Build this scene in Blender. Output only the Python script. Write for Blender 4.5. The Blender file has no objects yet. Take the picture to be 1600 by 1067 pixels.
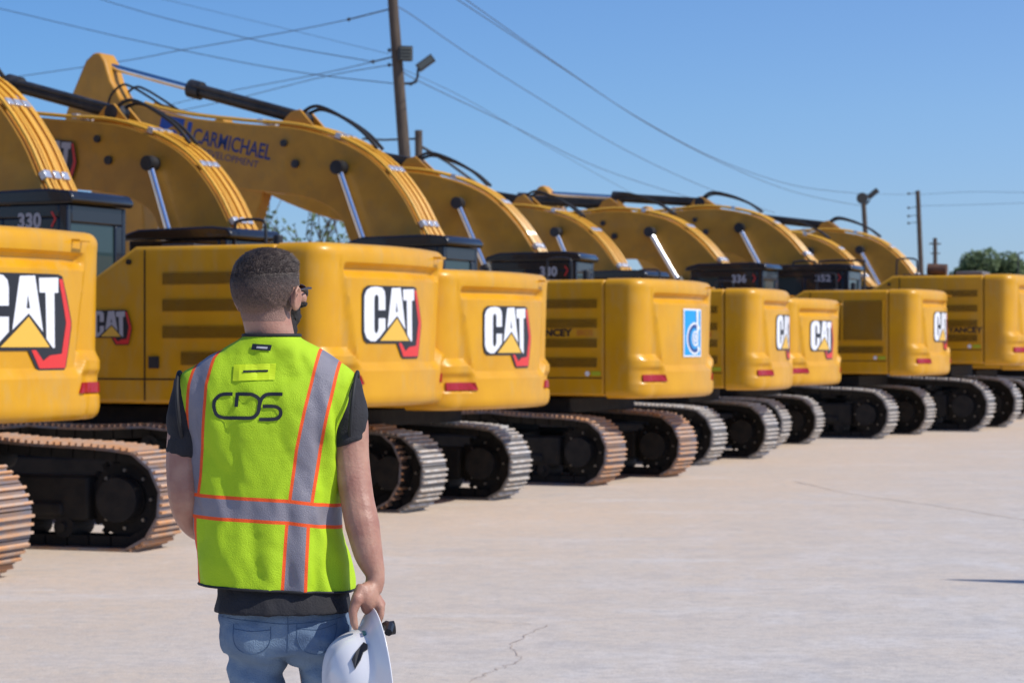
import bpy, bmesh, math, random
from mathutils import Vector, Matrix, noise
from mathutils.bvhtree import BVHTree
from math import sin, cos, pi, radians, sqrt
R = radians
sc = bpy.context.scene
COL = sc.collection

# ------------------------------------------------------------------ camera
CAMZ, FPX, HY = 1.646, 3600.0, 541.0
cd = bpy.data.cameras.new('camera'); cam = bpy.data.objects.new('camera', cd); COL.objects.link(cam)
cam.location = (0, 0, CAMZ); cam.rotation_euler = (R(90), 0, 0)
cd.sensor_width = 36; cd.lens = FPX / 1600 * 36; cd.shift_y = (HY - 533.5) / 1600
cd.clip_start = .1; cd.clip_end = 6000
cd.dof.use_dof = True; cd.dof.focus_distance = 5.85; cd.dof.aperture_fstop = 9.0
sc.camera = cam
# ------------------------------------------------------------------ light
SUN_PHI, SUN_EL = R(72), R(46)          # azimuth measured from -Y (camera side) towards +X (right)
sd = Vector((sin(SUN_PHI) * cos(SUN_EL), -cos(SUN_PHI) * cos(SUN_EL), sin(SUN_EL)))
sl = bpy.data.lights.new('sun', 'SUN'); so = bpy.data.objects.new('sun', sl); COL.objects.link(so)
sl.energy = 4.2; sl.angle = R(.5); sl.color = (1, .95, .87)
so.rotation_euler = sd.to_track_quat('Z', 'Y').to_euler()
w = bpy.data.worlds.new('World'); sc.world = w; w.use_nodes = True
nt = w.node_tree; bg = nt.nodes['Background']
sky = nt.nodes.new('ShaderNodeTexSky'); sky.sky_type = 'NISHITA'; sky.sun_disc = False
sky.sun_elevation = SUN_EL; sky.sun_rotation = math.atan2(sd.x, sd.y)
sky.altitude = 0; sky.air_density = 1.0; sky.dust_density = .25; sky.ozone_density = 4.0
tcw = nt.nodes.new('ShaderNodeTexCoord'); sxw = nt.nodes.new('ShaderNodeSeparateXYZ'); nt.links.new(tcw.outputs['Generated'], sxw.inputs[0])
def wmix(val, lo, hi, a, b):
    r = nt.nodes.new('ShaderNodeMapRange'); r.inputs[1].default_value = lo; r.inputs[2].default_value = hi; nt.links.new(val, r.inputs[0])
    m = nt.nodes.new('ShaderNodeMix'); m.data_type = 'RGBA'; nt.links.new(r.outputs[0], m.inputs[0])
    for i, v in ((6, a), (7, b)):
        if isinstance(v, tuple): m.inputs[i].default_value = (*v, 1)
        else: nt.links.new(v, m.inputs[i])
    return m.outputs[2]
tint = wmix(sxw.outputs[0], -.3, .3, (.50, .78, 1.14), (.82, .98, 1.3))       # clearer blue away from the sun side
tint = wmix(sxw.outputs[2], .0, .10, (.68, .84, 1.28), tint)
mu = nt.nodes.new('ShaderNodeMix'); mu.data_type = 'RGBA'; mu.blend_type = 'MULTIPLY'; mu.inputs[0].default_value = 1
nt.links.new(sky.outputs[0], mu.inputs[6]); nt.links.new(tint, mu.inputs[7])
nt.links.new(mu.outputs[2], bg.inputs[0]); bg.inputs[1].default_value = .105
sc.view_settings.view_transform = 'Standard'; sc.view_settings.look = 'None'
sc.view_settings.exposure = 0.0; sc.view_settings.gamma = 1

# ------------------------------------------------------------------ helpers
def tag(o, label=None, cat=None, group=None, kind=None):
    if label: o['label'] = label
    if cat: o['category'] = cat
    if group: o['group'] = group
    if kind: o['kind'] = kind
    return o
def empty(name, loc=(0, 0, 0), rz=0, s=1):
    o = bpy.data.objects.new(name, None); COL.objects.link(o); o.location = loc
    o.rotation_euler = (0, 0, rz); o.scale = (s, s, s); o.empty_display_size = .3; return o
def copy_tree(o, parent=None):
    c = o.copy(); COL.objects.link(c)
    if parent: c.parent = parent
    for ch in list(o.children): copy_tree(ch, c)
    return c

class MB:
    def __init__(s): s.v = []; s.f = []; s.m = []
    def add(s, vs, fs, m=0):
        n = len(s.v); s.v += [tuple(p) for p in vs]; s.f += [tuple(i + n for i in f) for f in fs]; s.m += [m] * len(fs); return s
    def box(s, x0, x1, y0, y1, z0, z1, m=0, M=None):
        vs = [Vector((x, y, z)) for z in (z0, z1) for y in (y0, y1) for x in (x0, x1)]
        if M: vs = [M @ p for p in vs]
        return s.add(vs, [(0, 2, 3, 1), (4, 5, 7, 6), (0, 1, 5, 4), (2, 6, 7, 3), (0, 4, 6, 2), (1, 3, 7, 5)], m)
    def prism(s, poly, y0, y1, m=0, ax='y'):          # polygon in XZ extruded along Y (or XY along Z)
        n = len(poly); mk = (lambda p, t: (p[0], t, p[1])) if ax == 'y' else ((lambda p, t: (p[0], p[1], t)) if ax == 'z' else (lambda p, t: (t, p[0], p[1])))
        vs = [mk(p, y0) for p in poly] + [mk(p, y1) for p in poly]
        fs = [tuple(range(n)), tuple(range(2 * n - 1, n - 1, -1))] + [(i, i + n, (i + 1) % n + n, (i + 1) % n) for i in range(n)]
        return s.add(vs, fs, m)
    def tube(s, pts, r, n=8, m=0, cap=True):
        pts = [Vector(p) for p in pts]; rs = r if isinstance(r, (list, tuple)) else [r] * len(pts)
        rings = []; up = None
        for i, p in enumerate(pts):
            t = (pts[min(i + 1, len(pts) - 1)] - pts[max(i - 1, 0)]).normalized()
            if up is None: up = Vector((0, 0, 1)) if abs(t.z) < .9 else Vector((1, 0, 0))
            a = t.cross(up)
            if a.length < 1e-4: a = t.cross(Vector((0, 1, 0)))
            a.normalize(); b = a.cross(t).normalized(); up = b
            rings.append([p + (a * cos(2 * pi * k / n) + b * sin(2 * pi * k / n)) * rs[i] for k in range(n)])
        vs = [q for rg in rings for q in rg]; fs = []
        for i in range(len(rings) - 1):
            for k in range(n): fs.append((i * n + k, i * n + (k + 1) % n, (i + 1) * n + (k + 1) % n, (i + 1) * n + k))
        if cap: fs += [tuple(range(n - 1, -1, -1)), tuple(range((len(rings) - 1) * n, len(rings) * n))]
        return s.add(vs, fs, m)
    def rings(s, rings, cap=True, m=0):
        n = len(rings[0]); vs = [q for rg in rings for q in rg]; fs = []
        for i in range(len(rings) - 1):
            for k in range(n): fs.append((i * n + k, i * n + (k + 1) % n, (i + 1) * n + (k + 1) % n, (i + 1) * n + k))
        if cap: fs += [tuple(range(n - 1, -1, -1)), tuple(range((len(rings) - 1) * n, len(rings) * n))]
        return s.add(vs, fs, m)
    def build(s, name, mats, parent=None, bevel=0, smooth=40, loc=None, segs=2, fix=True):
        me = bpy.data.meshes.new(name); me.from_pydata(s.v, [], s.f)
        if not isinstance(mats, (list, tuple)): mats = [mats]
        for m in mats: me.materials.append(m)
        me.polygons.foreach_set('material_index', s.m)
        if fix:
            bm = bmesh.new(); bm.from_mesh(me); bmesh.ops.recalc_face_normals(bm, faces=bm.faces); bm.to_mesh(me); bm.free()
        if smooth:
            me.polygons.foreach_set('use_smooth', [True] * len(me.polygons)); me.set_sharp_from_angle(angle=R(smooth))
        me.update()
        o = bpy.data.objects.new(name, me); COL.objects.link(o)
        if loc: o.location = loc
        if parent: o.parent = parent
        if bevel:
            b = o.modifiers.new('bevel', 'BEVEL'); b.width = bevel; b.segments = segs; b.limit_method = 'ANGLE'; b.angle_limit = R(35)
        return o
def part(mb, name, mats, parent, **k): return mb.build(name, mats, parent, **k)

# ------------------------------------------------------------------ materials
def mat(name, col, rough=.5, metal=0, coat=0, var=None, vscale=3, bump=0, bscale=40, spec=.5, detail=4, stretch=None, ramp=(.35, .65)):
    m = bpy.data.materials.new(name); m.use_nodes = True; t = m.node_tree; b = t.nodes['Principled BSDF']
    b.inputs['Base Color'].default_value = (*col, 1); b.inputs['Roughness'].default_value = rough
    b.inputs['Metallic'].default_value = metal; b.inputs['Coat Weight'].default_value = coat
    b.inputs['Specular IOR Level'].default_value = spec
    tc = t.nodes.new('ShaderNodeTexCoord'); src = tc.outputs['Object']
    if stretch:
        mp = t.nodes.new('ShaderNodeMapping'); mp.inputs['Scale'].default_value = stretch; t.links.new(src, mp.inputs[0]); src = mp.outputs[0]
    if var:
        n = t.nodes.new('ShaderNodeTexNoise'); n.inputs['Scale'].default_value = vscale; n.inputs['Detail'].default_value = detail
        t.links.new(src, n.inputs['Vector'])
        r = t.nodes.new('ShaderNodeMapRange'); r.inputs[1].default_value = ramp[0]; r.inputs[2].default_value = ramp[1]
        t.links.new(n.outputs[0], r.inputs[0])
        x = t.nodes.new('ShaderNodeMix'); x.data_type = 'RGBA'; x.inputs[6].default_value = (*col, 1); x.inputs[7].default_value = (*var, 1)
        t.links.new(r.outputs[0], x.inputs[0]); t.links.new(x.outputs[2], b.inputs['Base Color'])
    if bump:
        n = t.nodes.new('ShaderNodeTexNoise'); n.inputs['Scale'].default_value = bscale; n.inputs['Detail'].default_value = 5
        t.links.new(src, n.inputs['Vector'])
        bp = t.nodes.new('ShaderNodeBump'); bp.inputs['Strength'].default_value = bump; bp.inputs['Distance'].default_value = .01
        t.links.new(n.outputs[0], bp.inputs['Height']); t.links.new(bp.outputs[0], b.inputs['Normal'])
    return m
YEL = mat('yellow_paint', (.70, .345, .006), .36, coat=.12, var=(.63, .30, .006), vscale=2.2, bump=.07, bscale=9, spec=.4)
YBOOM = mat('yellow_boom_paint', (.60, .275, .016), .5, coat=.12, var=(.50, .225, .014), vscale=3, bump=.06, bscale=8)
YPIPE = mat('yellow_pipe_paint', (.80, .42, .04), .4, coat=.2)
BLK = mat('black_paint', (.012, .013, .016), .42, var=(.03, .03, .034), vscale=3)
BLKG = mat('black_gloss', (.010, .011, .015), .25, coat=.3)
RUB = mat('rubber', (.015, .015, .016), .6)
DARK = mat('dirty_shade_black_steel', (.007, .007, .008), .8, var=(.018, .016, .014), vscale=7, bump=.4, bscale=20)  # black steel, its colour deepened to stand for shade under the bodies
SEAM = mat('seam', (.02, .014, .006), .8)
CHROME = mat('chrome_rod', (.75, .77, .8), .12, metal=1)
CLAMP = mat('zinc_clamp', (.72, .73, .75), .3, metal=.7)
WHITE = mat('white_decal', (.82, .83, .86), .4)
DBLK = mat('black_decal', (.018, .018, .022), .4)
RED = mat('red_decal', (.72, .035, .03), .35)
GOLD = mat('gold_decal', (.80, .47, .06), .4)
REFL = mat('red_reflector', (.36, .008, .012), .25)
BLUE = mat('blue_decal', (.005, .33, .72), .4)
NAVY = mat('navy_decal', (.01, .06, .25), .4)
CBLUE = mat('letter_blue', (.012, .035, .16), .45)
LIME = mat('lime_sticker', (.45, .5, .02), .5)
GREYD = mat('grey_decal', (.45, .44, .46), .5)
SHOE_G = mat('track_plate_grey', (.17, .175, .19), .5, metal=.35, var=(.24, .22, .20), vscale=5, bump=.3, bscale=25)
SHOE_R = mat('track_plate_dark', (.20, .21, .25), .5, metal=.35, var=(.34, .22, .15), vscale=5, bump=.3, bscale=25)
RIB_G = mat('worn_grouser', (.66, .63, .59), .5, metal=.1, var=(.48, .39, .30), vscale=9)
RIB_R = mat('rusty_grouser', (.62, .31, .14), .65, metal=.0, var=(.50, .36, .27), vscale=7)
ROUTER = mat('bolt_steel', (.35, .33, .3), .4, metal=.6)
def glassmat():
    m = mat('cab_glass', (.05, .09, .10), .04); b = m.node_tree.nodes['Principled BSDF']
    b.inputs['Transmission Weight'].default_value = .35; b.inputs['IOR'].default_value = 1.45; return m
GLASS = glassmat()

def dust(m, col, amt, scale=5, stretch=(1, 1, .35)):
    t = m.node_tree; b = t.nodes['Principled BSDF']; l = b.inputs['Base Color'].links[0]; src = l.from_socket
    tc = t.nodes.new('ShaderNodeTexCoord'); mp = t.nodes.new('ShaderNodeMapping'); mp.inputs['Scale'].default_value = stretch; t.links.new(tc.outputs['Object'], mp.inputs[0])
    n = t.nodes.new('ShaderNodeTexNoise'); n.inputs['Scale'].default_value = scale; n.inputs['Detail'].default_value = 9; n.inputs['Roughness'].default_value = .7; t.links.new(mp.outputs[0], n.inputs['Vector'])
    r = t.nodes.new('ShaderNodeMapRange'); r.inputs[1].default_value = .5; r.inputs[2].default_value = .72; r.inputs[4].default_value = amt; t.links.new(n.outputs[0], r.inputs[0])
    x = t.nodes.new('ShaderNodeMix'); x.data_type = 'RGBA'; x.inputs[7].default_value = (*col, 1); t.links.new(src, x.inputs[6]); t.links.new(r.outputs[0], x.inputs[0]); t.links.new(x.outputs[2], b.inputs['Base Color'])
    q = t.nodes.new('ShaderNodeMapRange'); q.inputs[1].default_value = .35; q.inputs[2].default_value = .7; q.inputs[3].default_value = b.inputs['Roughness'].default_value - .08; q.inputs[4].default_value = b.inputs['Roughness'].default_value + .2
    t.links.new(n.outputs[0], q.inputs[0]); t.links.new(q.outputs[0], b.inputs['Roughness'])
dust(YEL, (.52, .33, .10), .55); dust(YBOOM, (.40, .22, .05), .6, 4, (1, 1, 1)); dust(BLK, (.10, .09, .08), .5)
# ------------------------------------------------------------------ flat lettering and badges
def poly_mb(mb, pts, m, y=0.0):                  # pts in (u,v) stored as (u, y, v)
    mb.add([(p[0], y, p[1]) for p in pts], [tuple(range(len(pts)))], m)
def offset_stroke(pts, w):
    L = []; Rr = []
    P = [Vector(p) for p in pts]
    for i, p in enumerate(P):
        t = (P[min(i + 1, len(P) - 1)] - P[max(i - 1, 0)]).normalized(); n = Vector((-t.y, t.x)) * w / 2
        L.append(p + n); Rr.append(p - n)
    return L, Rr
def stroke_mb(mb, pts, w, m, y=0.0):
    L, Rr = offset_stroke(pts, w); n = len(L)
    mb.add([(p.x, y, p.y) for p in L + Rr], [(i, i + 1, n + i + 1, n + i) for i in range(n - 1)], m)
def badge_mb():
    """three big white letters on a black shape with a red hexagon edge and a gold triangle; unit letter height"""
    mb = MB(); S = 1.5 / 692
    def q(x, y):
        tilt = (x + 137) / 692 * 40 * max(0, (750 - y) / 640) - 20 * max(0, (750 - y) / 640)
        return ((x + 137) * S - .92, (750 - (y - tilt)) / 640 - .3)
    P = lambda L: [q(*a) for a in L]
    poly_mb(mb, P([(-158, 190), (-140, 125), (-95, 92), (555, 122), (600, 140), (648, 310), (700, 520), (700, 575), (672, 740), (640, 915), (618, 948), (372, 950), (345, 925), (275, 772), (-105, 772), (-140, 735), (-158, 640)]), 0, 0)
    r = -.0012
    # red hexagon edge
    for a in ([(562, 165), (600, 165), (645, 350), (608, 380)], [(608, 380), (645, 350), (692, 530), (690, 560), (634, 560), (638, 535)],
              [(634, 560), (690, 560), (660, 750), (600, 750)], [(600, 750), (660, 750), (628, 925), (588, 850), (592, 800)],
              [(592, 800), (588, 850), (628, 925), (375, 928), (410, 862), (470, 815)], [(410, 862), (375, 928), (305, 768), (345, 768)]):
        poly_mb(mb, P(a), 2, r)
    # T
    poly_mb(mb, P([(370, 150), (555, 150), (555, 280), (515, 280), (375, 275)]), 1, r)
    poly_mb(mb, P([(430, 277), (515, 280), (520, 748), (500, 748), (440, 672)]), 1, r)
    # A
    poly_mb(mb, P([(205, 130), (265, 130), (272, 290), (262, 410), (280, 452), (145, 595)]), 1, r)
    poly_mb(mb, P([(265, 130), (335, 130), (408, 612), (280, 452), (292, 410), (272, 290)]), 1, r)
    poly_mb(mb, P([(262, 410), (292, 410), (280, 452)]), 1, r)
    # C  (outer, inner) strips
    out = [(118, 385), (118, 230), (108, 165), (75, 122), (10, 108), (-60, 112), (-110, 145), (-134, 210), (-137, 430), (-134, 640), (-110, 710), (-60, 748), (-5, 748), (45, 700), (118, 610), (118, 480)]
    inn = [(32, 385), (32, 250), (28, 222), (16, 205), (5, 202), (-5, 205), (-15, 222), (-20, 250), (-21, 430), (-20, 610), (-14, 640), (-2, 655), (8, 655), (20, 635), (32, 600), (32, 480)]
    for i in range(len(out) - 1): poly_mb(mb, P([out[i], out[i + 1], inn[i + 1], inn[i]]), 1, r)
    poly_mb(mb, P([(280, 482), (470, 742), (52, 742)]), 3, r)
    return mb
def badge(parent, M, scale, name='badge', mats=None, wide=1, bend=False):
    mb = badge_mb(); v = [M @ Vector((p[0] * scale * wide, p[1] * scale * 3, p[2] * scale)) for p in mb.v]
    mb.v = v; o = mb.build(name, mats or [DBLK, WHITE, RED, GOLD], parent, smooth=0, fix=False)
    if bend: bend_mesh(o.data)
    return o
def bend_mesh(me):                       # follow the gentle curve of the counterweight's rear face
    bm = bmesh.new(); bm.from_mesh(me); bmesh.ops.triangulate(bm, faces=bm.faces)
    for it in range(4):
        L = [e for e in bm.edges if e.calc_length() > .09]
        if L: bmesh.ops.subdivide_edges(bm, edges=L, cuts=1); bmesh.ops.triangulate(bm, faces=bm.faces)
    for v in bm.verts: v.co.x += .16 * (v.co.y / 1.1) ** 2
    bm.to_mesh(me); bm.free()
def text_mesh(txt, size, shear=0, spacing=1, bold=0):
    c = bpy.data.curves.new('t', 'FONT'); c.body = txt; c.size = size; c.shear = shear; c.space_character = spacing; c.offset = bold
    c.align_x = 'LEFT'; c.resolution_u = 3
    o = bpy.data.objects.new('t', c); COL.objects.link(o); bpy.context.view_layer.update()
    me = bpy.data.meshes.new_from_object(o.evaluated_get(bpy.context.evaluated_depsgraph_get()))
    bpy.data.objects.remove(o); bpy.data.curves.remove(c); return me
def text_part(txt, size, M, m, parent, name='lettering', sx=1, **k):
    me = text_mesh(txt, size, **k); me.transform(M @ Matrix.Diagonal((sx, 1, 1, 1))); me.materials.clear(); me.materials.append(m)
    o = bpy.data.objects.new(name, me); COL.objects.link(o); o.parent = parent; return o
# frames: decal plane (u right, v up) -> machine local.  REAR face seen from behind: u runs along -Y (machine's right), left side face: u runs along -X
MREAR = lambda x, y, z: Matrix(((0, 1, 0, x), (-1, 0, 0, y), (0, 0, 1, z), (0, 0, 0, 1)))        # (u,-,v): y<0 is outward(-X)
MLEFT = lambda x, y, z: Matrix(((-1, 0, 0, x), (0, -1, 0, y), (0, 0, 1, z), (0, 0, 0, 1)))       # outward +Y
TLEFT = lambda x, y, z, a=0: Matrix(((-1, 0, 0, x), (0, 0, 1, y), (0, 1, 0, z), (0, 0, 0, 1))) @ Matrix.Rotation(a, 4, 'Z')

# ------------------------------------------------------------------ excavator parts (X forward, Y machine's left, Z up)
ZB, ZT, HW = 1.19, 2.83, 1.42
def ss(a, b, x):
    t = max(0, min(1, (x - a) / (b - a))); return t * t * (3 - 2 * t)
def cw_mb():
    mb = MB(); zs = [ZB, ZB + .01, ZB + .03, ZB + .06, ZB + .11, 1.33, 1.37, 1.39, 1.41, 1.44, 1.48, 1.52] + [1.54 + .015 * i for i in range(19)] + [1.83, 1.9, 2.0, 2.1, 2.2, 2.3, 2.4, 2.48, 2.52, 2.55, 2.58, 2.61, 2.64, 2.67, 2.70, 2.73, 2.76, 2.785, 2.805, 2.82, ZT]
    ys = [1.10 - i * .025 for i in range(89)]
    rings = []
    for z in zs:
        t = max(0, (z - (ZT - .11)) / .11); ins = .11 * (1 - sqrt(max(0, 1 - t * t)))
        t = max(0, ((ZB + .11) - z) / .11); ins += .10 * (1 - sqrt(max(0, 1 - t * t)))
        def off(y):
            a = abs(y); k = max(0, min(1, (a - .84) / .13)); zb = 1.60 + .15 * k
            d = (.055 - .02 * ss(.95, 1.1, a)) * max(0, min(1, (zb + .04 - z) / .08))
            yr = .84 + (z - 1.6) / 1.15 * .26
            fac = (.34 * max(0, a - yr) + .022 * ss(0, .03, a - yr)) * (1 - .55 * ss(1.0, 1.1, a)) * max(0, min(1, (z - zb + .045) / .09))
            g = -.075 * ss(2.51, 2.53, z) * (1 - ss(2.59, 2.65, z)) * (1 - ss(.95, 1.08, a))
            rec = -.04 * ss(.90, .97, a) * ss(1.39, 1.43, z) * (1 - ss(1.56, 1.64, z)) * (1 - ss(1.18, 1.3, a))
            return d - fac + g + rec
        xr = lambda y: -3.06 + .16 * (y / 1.10) ** 2
        pts = [(-2.35, HW - ins), (-2.5, HW - ins), (-2.6, HW - ins)]
        xc = xr(1.10) - off(1.10) + ins
        for i in range(9, 0, -1):
            th = pi / 2 * i / 10
            pts.append((xc + (-2.64 - xc) * (1 - cos(th)), (1.10) + (HW - ins - 1.10) * sin(th)))
        for y in ys: pts.append((xr(y) - off(y) + ins, y))
        for i in range(1, 10):
            th = pi / 2 * i / 10
            pts.append((xc + (-2.64 - xc) * (1 - cos(th)), -(1.10) - (HW - ins - 1.10) * sin(th)))
        pts += [(-2.6, -HW + ins), (-2.5, -HW + ins), (-2.35, -HW + ins)]
        rings.append([(p[0], p[1], z) for p in pts])
    return mb.rings(rings)

def spline(pts, n=8):
    P = [Vector(p) for p in pts]; out = []
    for i in range(len(P) - 1):
        a = P[max(i - 1, 0)]; b = P[i]; c = P[i + 1]; d = P[min(i + 2, len(P) - 1)]
        for k in range(n):
            t = k / n; out.append(.5 * ((2 * b) + (c - a) * t + (2 * a - 5 * b + 4 * c - d) * t * t + (3 * b - a - 3 * c + d) * t ** 3))
    out.append(P[-1]); return out

B_UP = [(.02, 2.05), (.42, 2.7), (.78, 3.18), (1.07, 3.55), (1.39, 4.10), (1.83, 4.60), (2.37, 4.93), (3.16, 5.19), (4.18, 5.31), (5.47, 5.50), (6.45, 5.80)]
B_LO = [(6.62, 5.36), (5.4, 4.72), (4.3, 4.33), (3.49, 4.22), (2.9, 4.10), (2.5, 3.86), (2.3, 3.45), (1.9, 2.8), (1.2, 2.15), (.35, 1.72)]
FOOT = Vector((.3, 0, 2.0))
def boomT(p, s, rot):                # rotate and scale about the boom foot
    v = Vector(p) - FOOT; v = Matrix.Rotation(-rot, 3, 'Y') @ v * s; return FOOT + v

def track_path(n=50):
    """centre line of the shoes, closed; returns list of (x, z, tangent angle)"""
    r = .44; zc = .455; xa = -2.06; xb = 2.06
    pts = []
    N = 240
    for i in range(60): pts.append((xa + (xb - xa) * i / 60, .015))
    for i in range(60):
        a = -pi / 2 + pi * i / 60; pts.append((xb + r * cos(a), zc + r * sin(a)))
    for i in range(60):
        t = i / 60; x = xb + (xa - xb) * t; pts.append((x, zc + r + .10 * sin(pi * t) ** .8 - .035 * abs(sin(3 * pi * t)) * sin(pi * t)))
    for i in range(60):
        a = pi / 2 + pi * i / 60; pts.append((xa + r * cos(a), zc + r * sin(a)))
    pts = [Vector(p) for p in pts]; pts.append(pts[0]); acc = [0]
    for i in range(1, len(pts)): acc.append(acc[-1] + (pts[i] - pts[i - 1]).length)
    out = []; tot = acc[-1]; j = 0
    for k in range(n):
        d = tot * k / n
        while acc[j + 1] < d: j += 1
        t = (d - acc[j]) / (acc[j + 1] - acc[j]); p = pts[j].lerp(pts[j + 1], t); tg = (pts[j + 1] - pts[j]).normalized()
        out.append((p.x, p.y, math.atan2(tg.y, tg.x)))
    return out, tot / n
def track_mb(hw=.30):
    mb = MB(); path, pitch = track_path(); rnd = random.Random(3)
    for (x, z, a) in path:
        M = Matrix.Translation((x, 0, z)) @ Matrix.Rotation(-a, 4, 'Y')     # local x tangent, local -z outward
        p = pitch * .49; j = rnd.uniform(-.004, .004)
        mb.box(-p, p, -hw + j, hw + j, -.012, .012, 0, M)
        for gx in (-.62, 0, .62):
            mb.box(gx * p - .011, gx * p + .011, -hw + j, hw + j, -.042 if gx else -.038, -.0125, 1, M)
        for sy in (-.12, .12):                                                # chain links inside
            mb.box(-p * .95, p * .95, sy - .03, sy + .03, .0125, .11, 2, M)
    return mb
def disc(mb, x, z, r, y0, y1, n=28, m=0, hub=.4):
    pr = [(x + r * cos(2 * pi * k / n), z + r * sin(2 * pi * k / n)) for k in range(n)]; mb.prism(pr, y0, y1, m)
    if hub:
        pr = [(x + r * hub * cos(2 * pi * k / n), z + r * hub * sin(2 * pi * k / n)) for k in range(n)]; mb.prism(pr, y0 - .05, y1 + .05, m)

PROTO = {}
def build_excavator():
    root = empty('excavator')
    o = cw_mb().build('counterweight', YEL, root, smooth=24)
    mb = MB(); mb.tube([(-2.93, -.98, 2.745), (-3.02, -.98, 2.74), (-3.05, -.82, 2.74), (-2.96, -.82, 2.745)], .012, 6); mb.build('grab_handle', YEL, o)
    cbv = BVHTree.FromPolygons([v.co for v in o.data.vertices], [tuple(p.vertices) for p in o.data.polygons])
    for sy in (1, -1):                                                        # red corner reflectors
        mb = MB(); n = 8
        for k in range(n):
            t = k / (n - 1); y = (1.30 - .40 * t) * sy; top, bot = 1.515, 1.425 + .0 * t
            if k == n - 1: y -= .0
            for z in (top, bot):
                h = cbv.ray_cast(Vector((-4, y - (.05 * sy * t if z == bot else 0), z)), Vector((1, 0, 0)))[0]; mb.v.append((h.x - .012, h.y, h.z)) ; 
        for (a_, b_) in [(2 * k, 2 * k + 2) for k in range(n - 1)]: mb.f.append((a_, a_ + 1, b_ + 1, b_)); mb.m.append(0)
        r = mb.build('reflector', REFL, o, smooth=0); so_ = r.modifiers.new('s', 'SOLIDIFY'); so_.thickness = .02; so_.offset = 0
    # engine hood with slanted front
    mb = MB(); mb.prism([(-2.335, 1.22), (-2.335, 2.815), (-.68, 2.815), (-.20, 2.52), (.08, 2.40), (.08, 1.22)], -HW + .012, HW - .012)
    hood = mb.build('engine_hood', YEL, root, bevel=.045, segs=3)
    mb = MB()
    for sy in (1, -1):
        y0, y1 = sorted((sy * (HW - .011), sy * (HW - .006)))
        mb.box(-.815, -.80, y0, y1, 1.25, 2.78); mb.box(-2.3, .05, y0, y1, 1.462, 1.476)
    mb.box(-2.349, -2.336, -HW + .03, HW - .03, 1.24, 2.78)
    mb.build('door_seam', SEAM, hood, smooth=0)
    for z0, z1 in ((2.425, 2.545), (2.155, 2.275), (1.885, 2.005), (1.615, 1.745)):
        for sy in (1, -1):
            mb = MB(); x1 = -1.02 if z0 > 1.7 else -1.24; n = 6; ya = sy * (HW - .0105); yb = sy * (HW + .006); lo, hi = sorted((ya, yb))
            mb.box(-2.22, x1, lo, sorted((ya, sy * (HW - .007)))[1] if sy > 0 else hi - .004, z0, z1, 1) if sy > 0 else mb.box(-2.22, x1, sy * (HW - .007), ya, z0, z1, 1)
            for k in range(n):
                zz = z0 + (z1 - z0) * (k + .5) / n; mb.box(-2.22, x1, lo, hi, zz - .0035, zz + .0035, 0)
            mb.build('louver', [YEL, SEAM], hood, smooth=0)
    mb = MB(); mb.box(-.98, -.86, HW - .011, HW + .004, 1.58, 1.70); mb.build('latch', BLK, hood, smooth=0)
    mb = MB(); mb.tube([(-.62, HW + .01, 2.66), (-.62, HW - .02, 2.66)], .03, 12); mb.build('camera_lens', BLKG, hood)
    # black deck things on hood top
    mb = MB(); mb.box(-1.7, -.75, -1.1, -.15, 2.8165, 2.86); mb.box(-1.2, -.8, .2, 1.1, 2.8165, 2.85)
    mb.tube([(-1.1, -.75, 2.86), (-1.1, -.75, 3.02)], .055, 12)
    mb.build('hood_cover', BLK, hood, bevel=.012)
    mb = MB(); zz = 3.22
    mb.tube(spline([(-.6, -1.32, 2.80), (-.6, -1.32, 3.1), (-.55, -1.32, zz), (-.25, -1.32, zz), (-.2, -1.32, 3.1), (-.2, -1.32, 2.4)], 5), .018, 8)
    mb.build('handrail', BLK, root)
    # revolving frame, coloured black for the shade under the body
    mb = MB(); mb.box(-1.7, 2.2, -1.15, 1.15, .98, 1.19); mb.box(.09, 2.2, -1.41, -.45, 1.195, 2.05); mb.box(-.02, 2.3, .3, 1.40, 1.192, 1.32)
    mb.build('revolving_frame', DARK, root, bevel=.02)
    mb = MB(); mb.prism([(.62 * cos(a * pi / 12), .62 * sin(a * pi / 12)) for a in range(24)], .70, .98, 0, 'z'); mb.build('slewing_ring', DARK, root)
    # cab (machine's left)
    mb = MB(); z1 = 3.32
    body = [(.13, 1.33), (.13, 3.16), (.20, 3.20), (1.55, 3.20), (1.85, 2.5), (1.95, 1.9), (1.95, 1.33)]
    # pillars and frame
    for y0, y1 in ((.36, .43), (1.35, 1.42)):
        mb.box(.13, .24, y0, y1, 1.33, 3.18); mb.box(.24, 1.9, y0, y1, 1.33, 1.75); mb.box(.24, 1.6, y0, y1, 3.05, 3.18)
        mb.box(.95, 1.03, y0, y1, 1.75, 3.05)
        mb.prism([(1.50, 3.06), (1.60, 3.06), (1.93, 1.75), (1.83, 1.75)], y0, y1)
    mb.box(.24, .948, 1.352, 1.418, 2.62, 3.049)                      # dark upper quarter panel on the side
    mb.box(.13, .20, .43, 1.35, 1.33, 2.10); mb.box(.13, .20, .43, 1.35, 3.0, 3.18); mb.box(1.85, 1.95, .43, 1.35, 1.33, 1.7)
    mb.box(.13, .20, .432, .56, 2.1, 3.0)
    cab = mb.build('cab', BLKG, root, bevel=.015)
    mb = MB(); mb.prism([(.06, 3.185), (.04, 3.24), (.10, 3.31), (.35, 3.335), (1.45, 3.32), (1.68, 3.26), (1.72, 3.185)], .33, 1.45); mb.build('cab_roof', BLKG, cab, bevel=.025)
    mb = MB(); mb.box(.155, .165, .561, 1.349, 2.101, 2.999); mb.build('rear_window', GLASS, cab, smooth=0)
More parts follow.
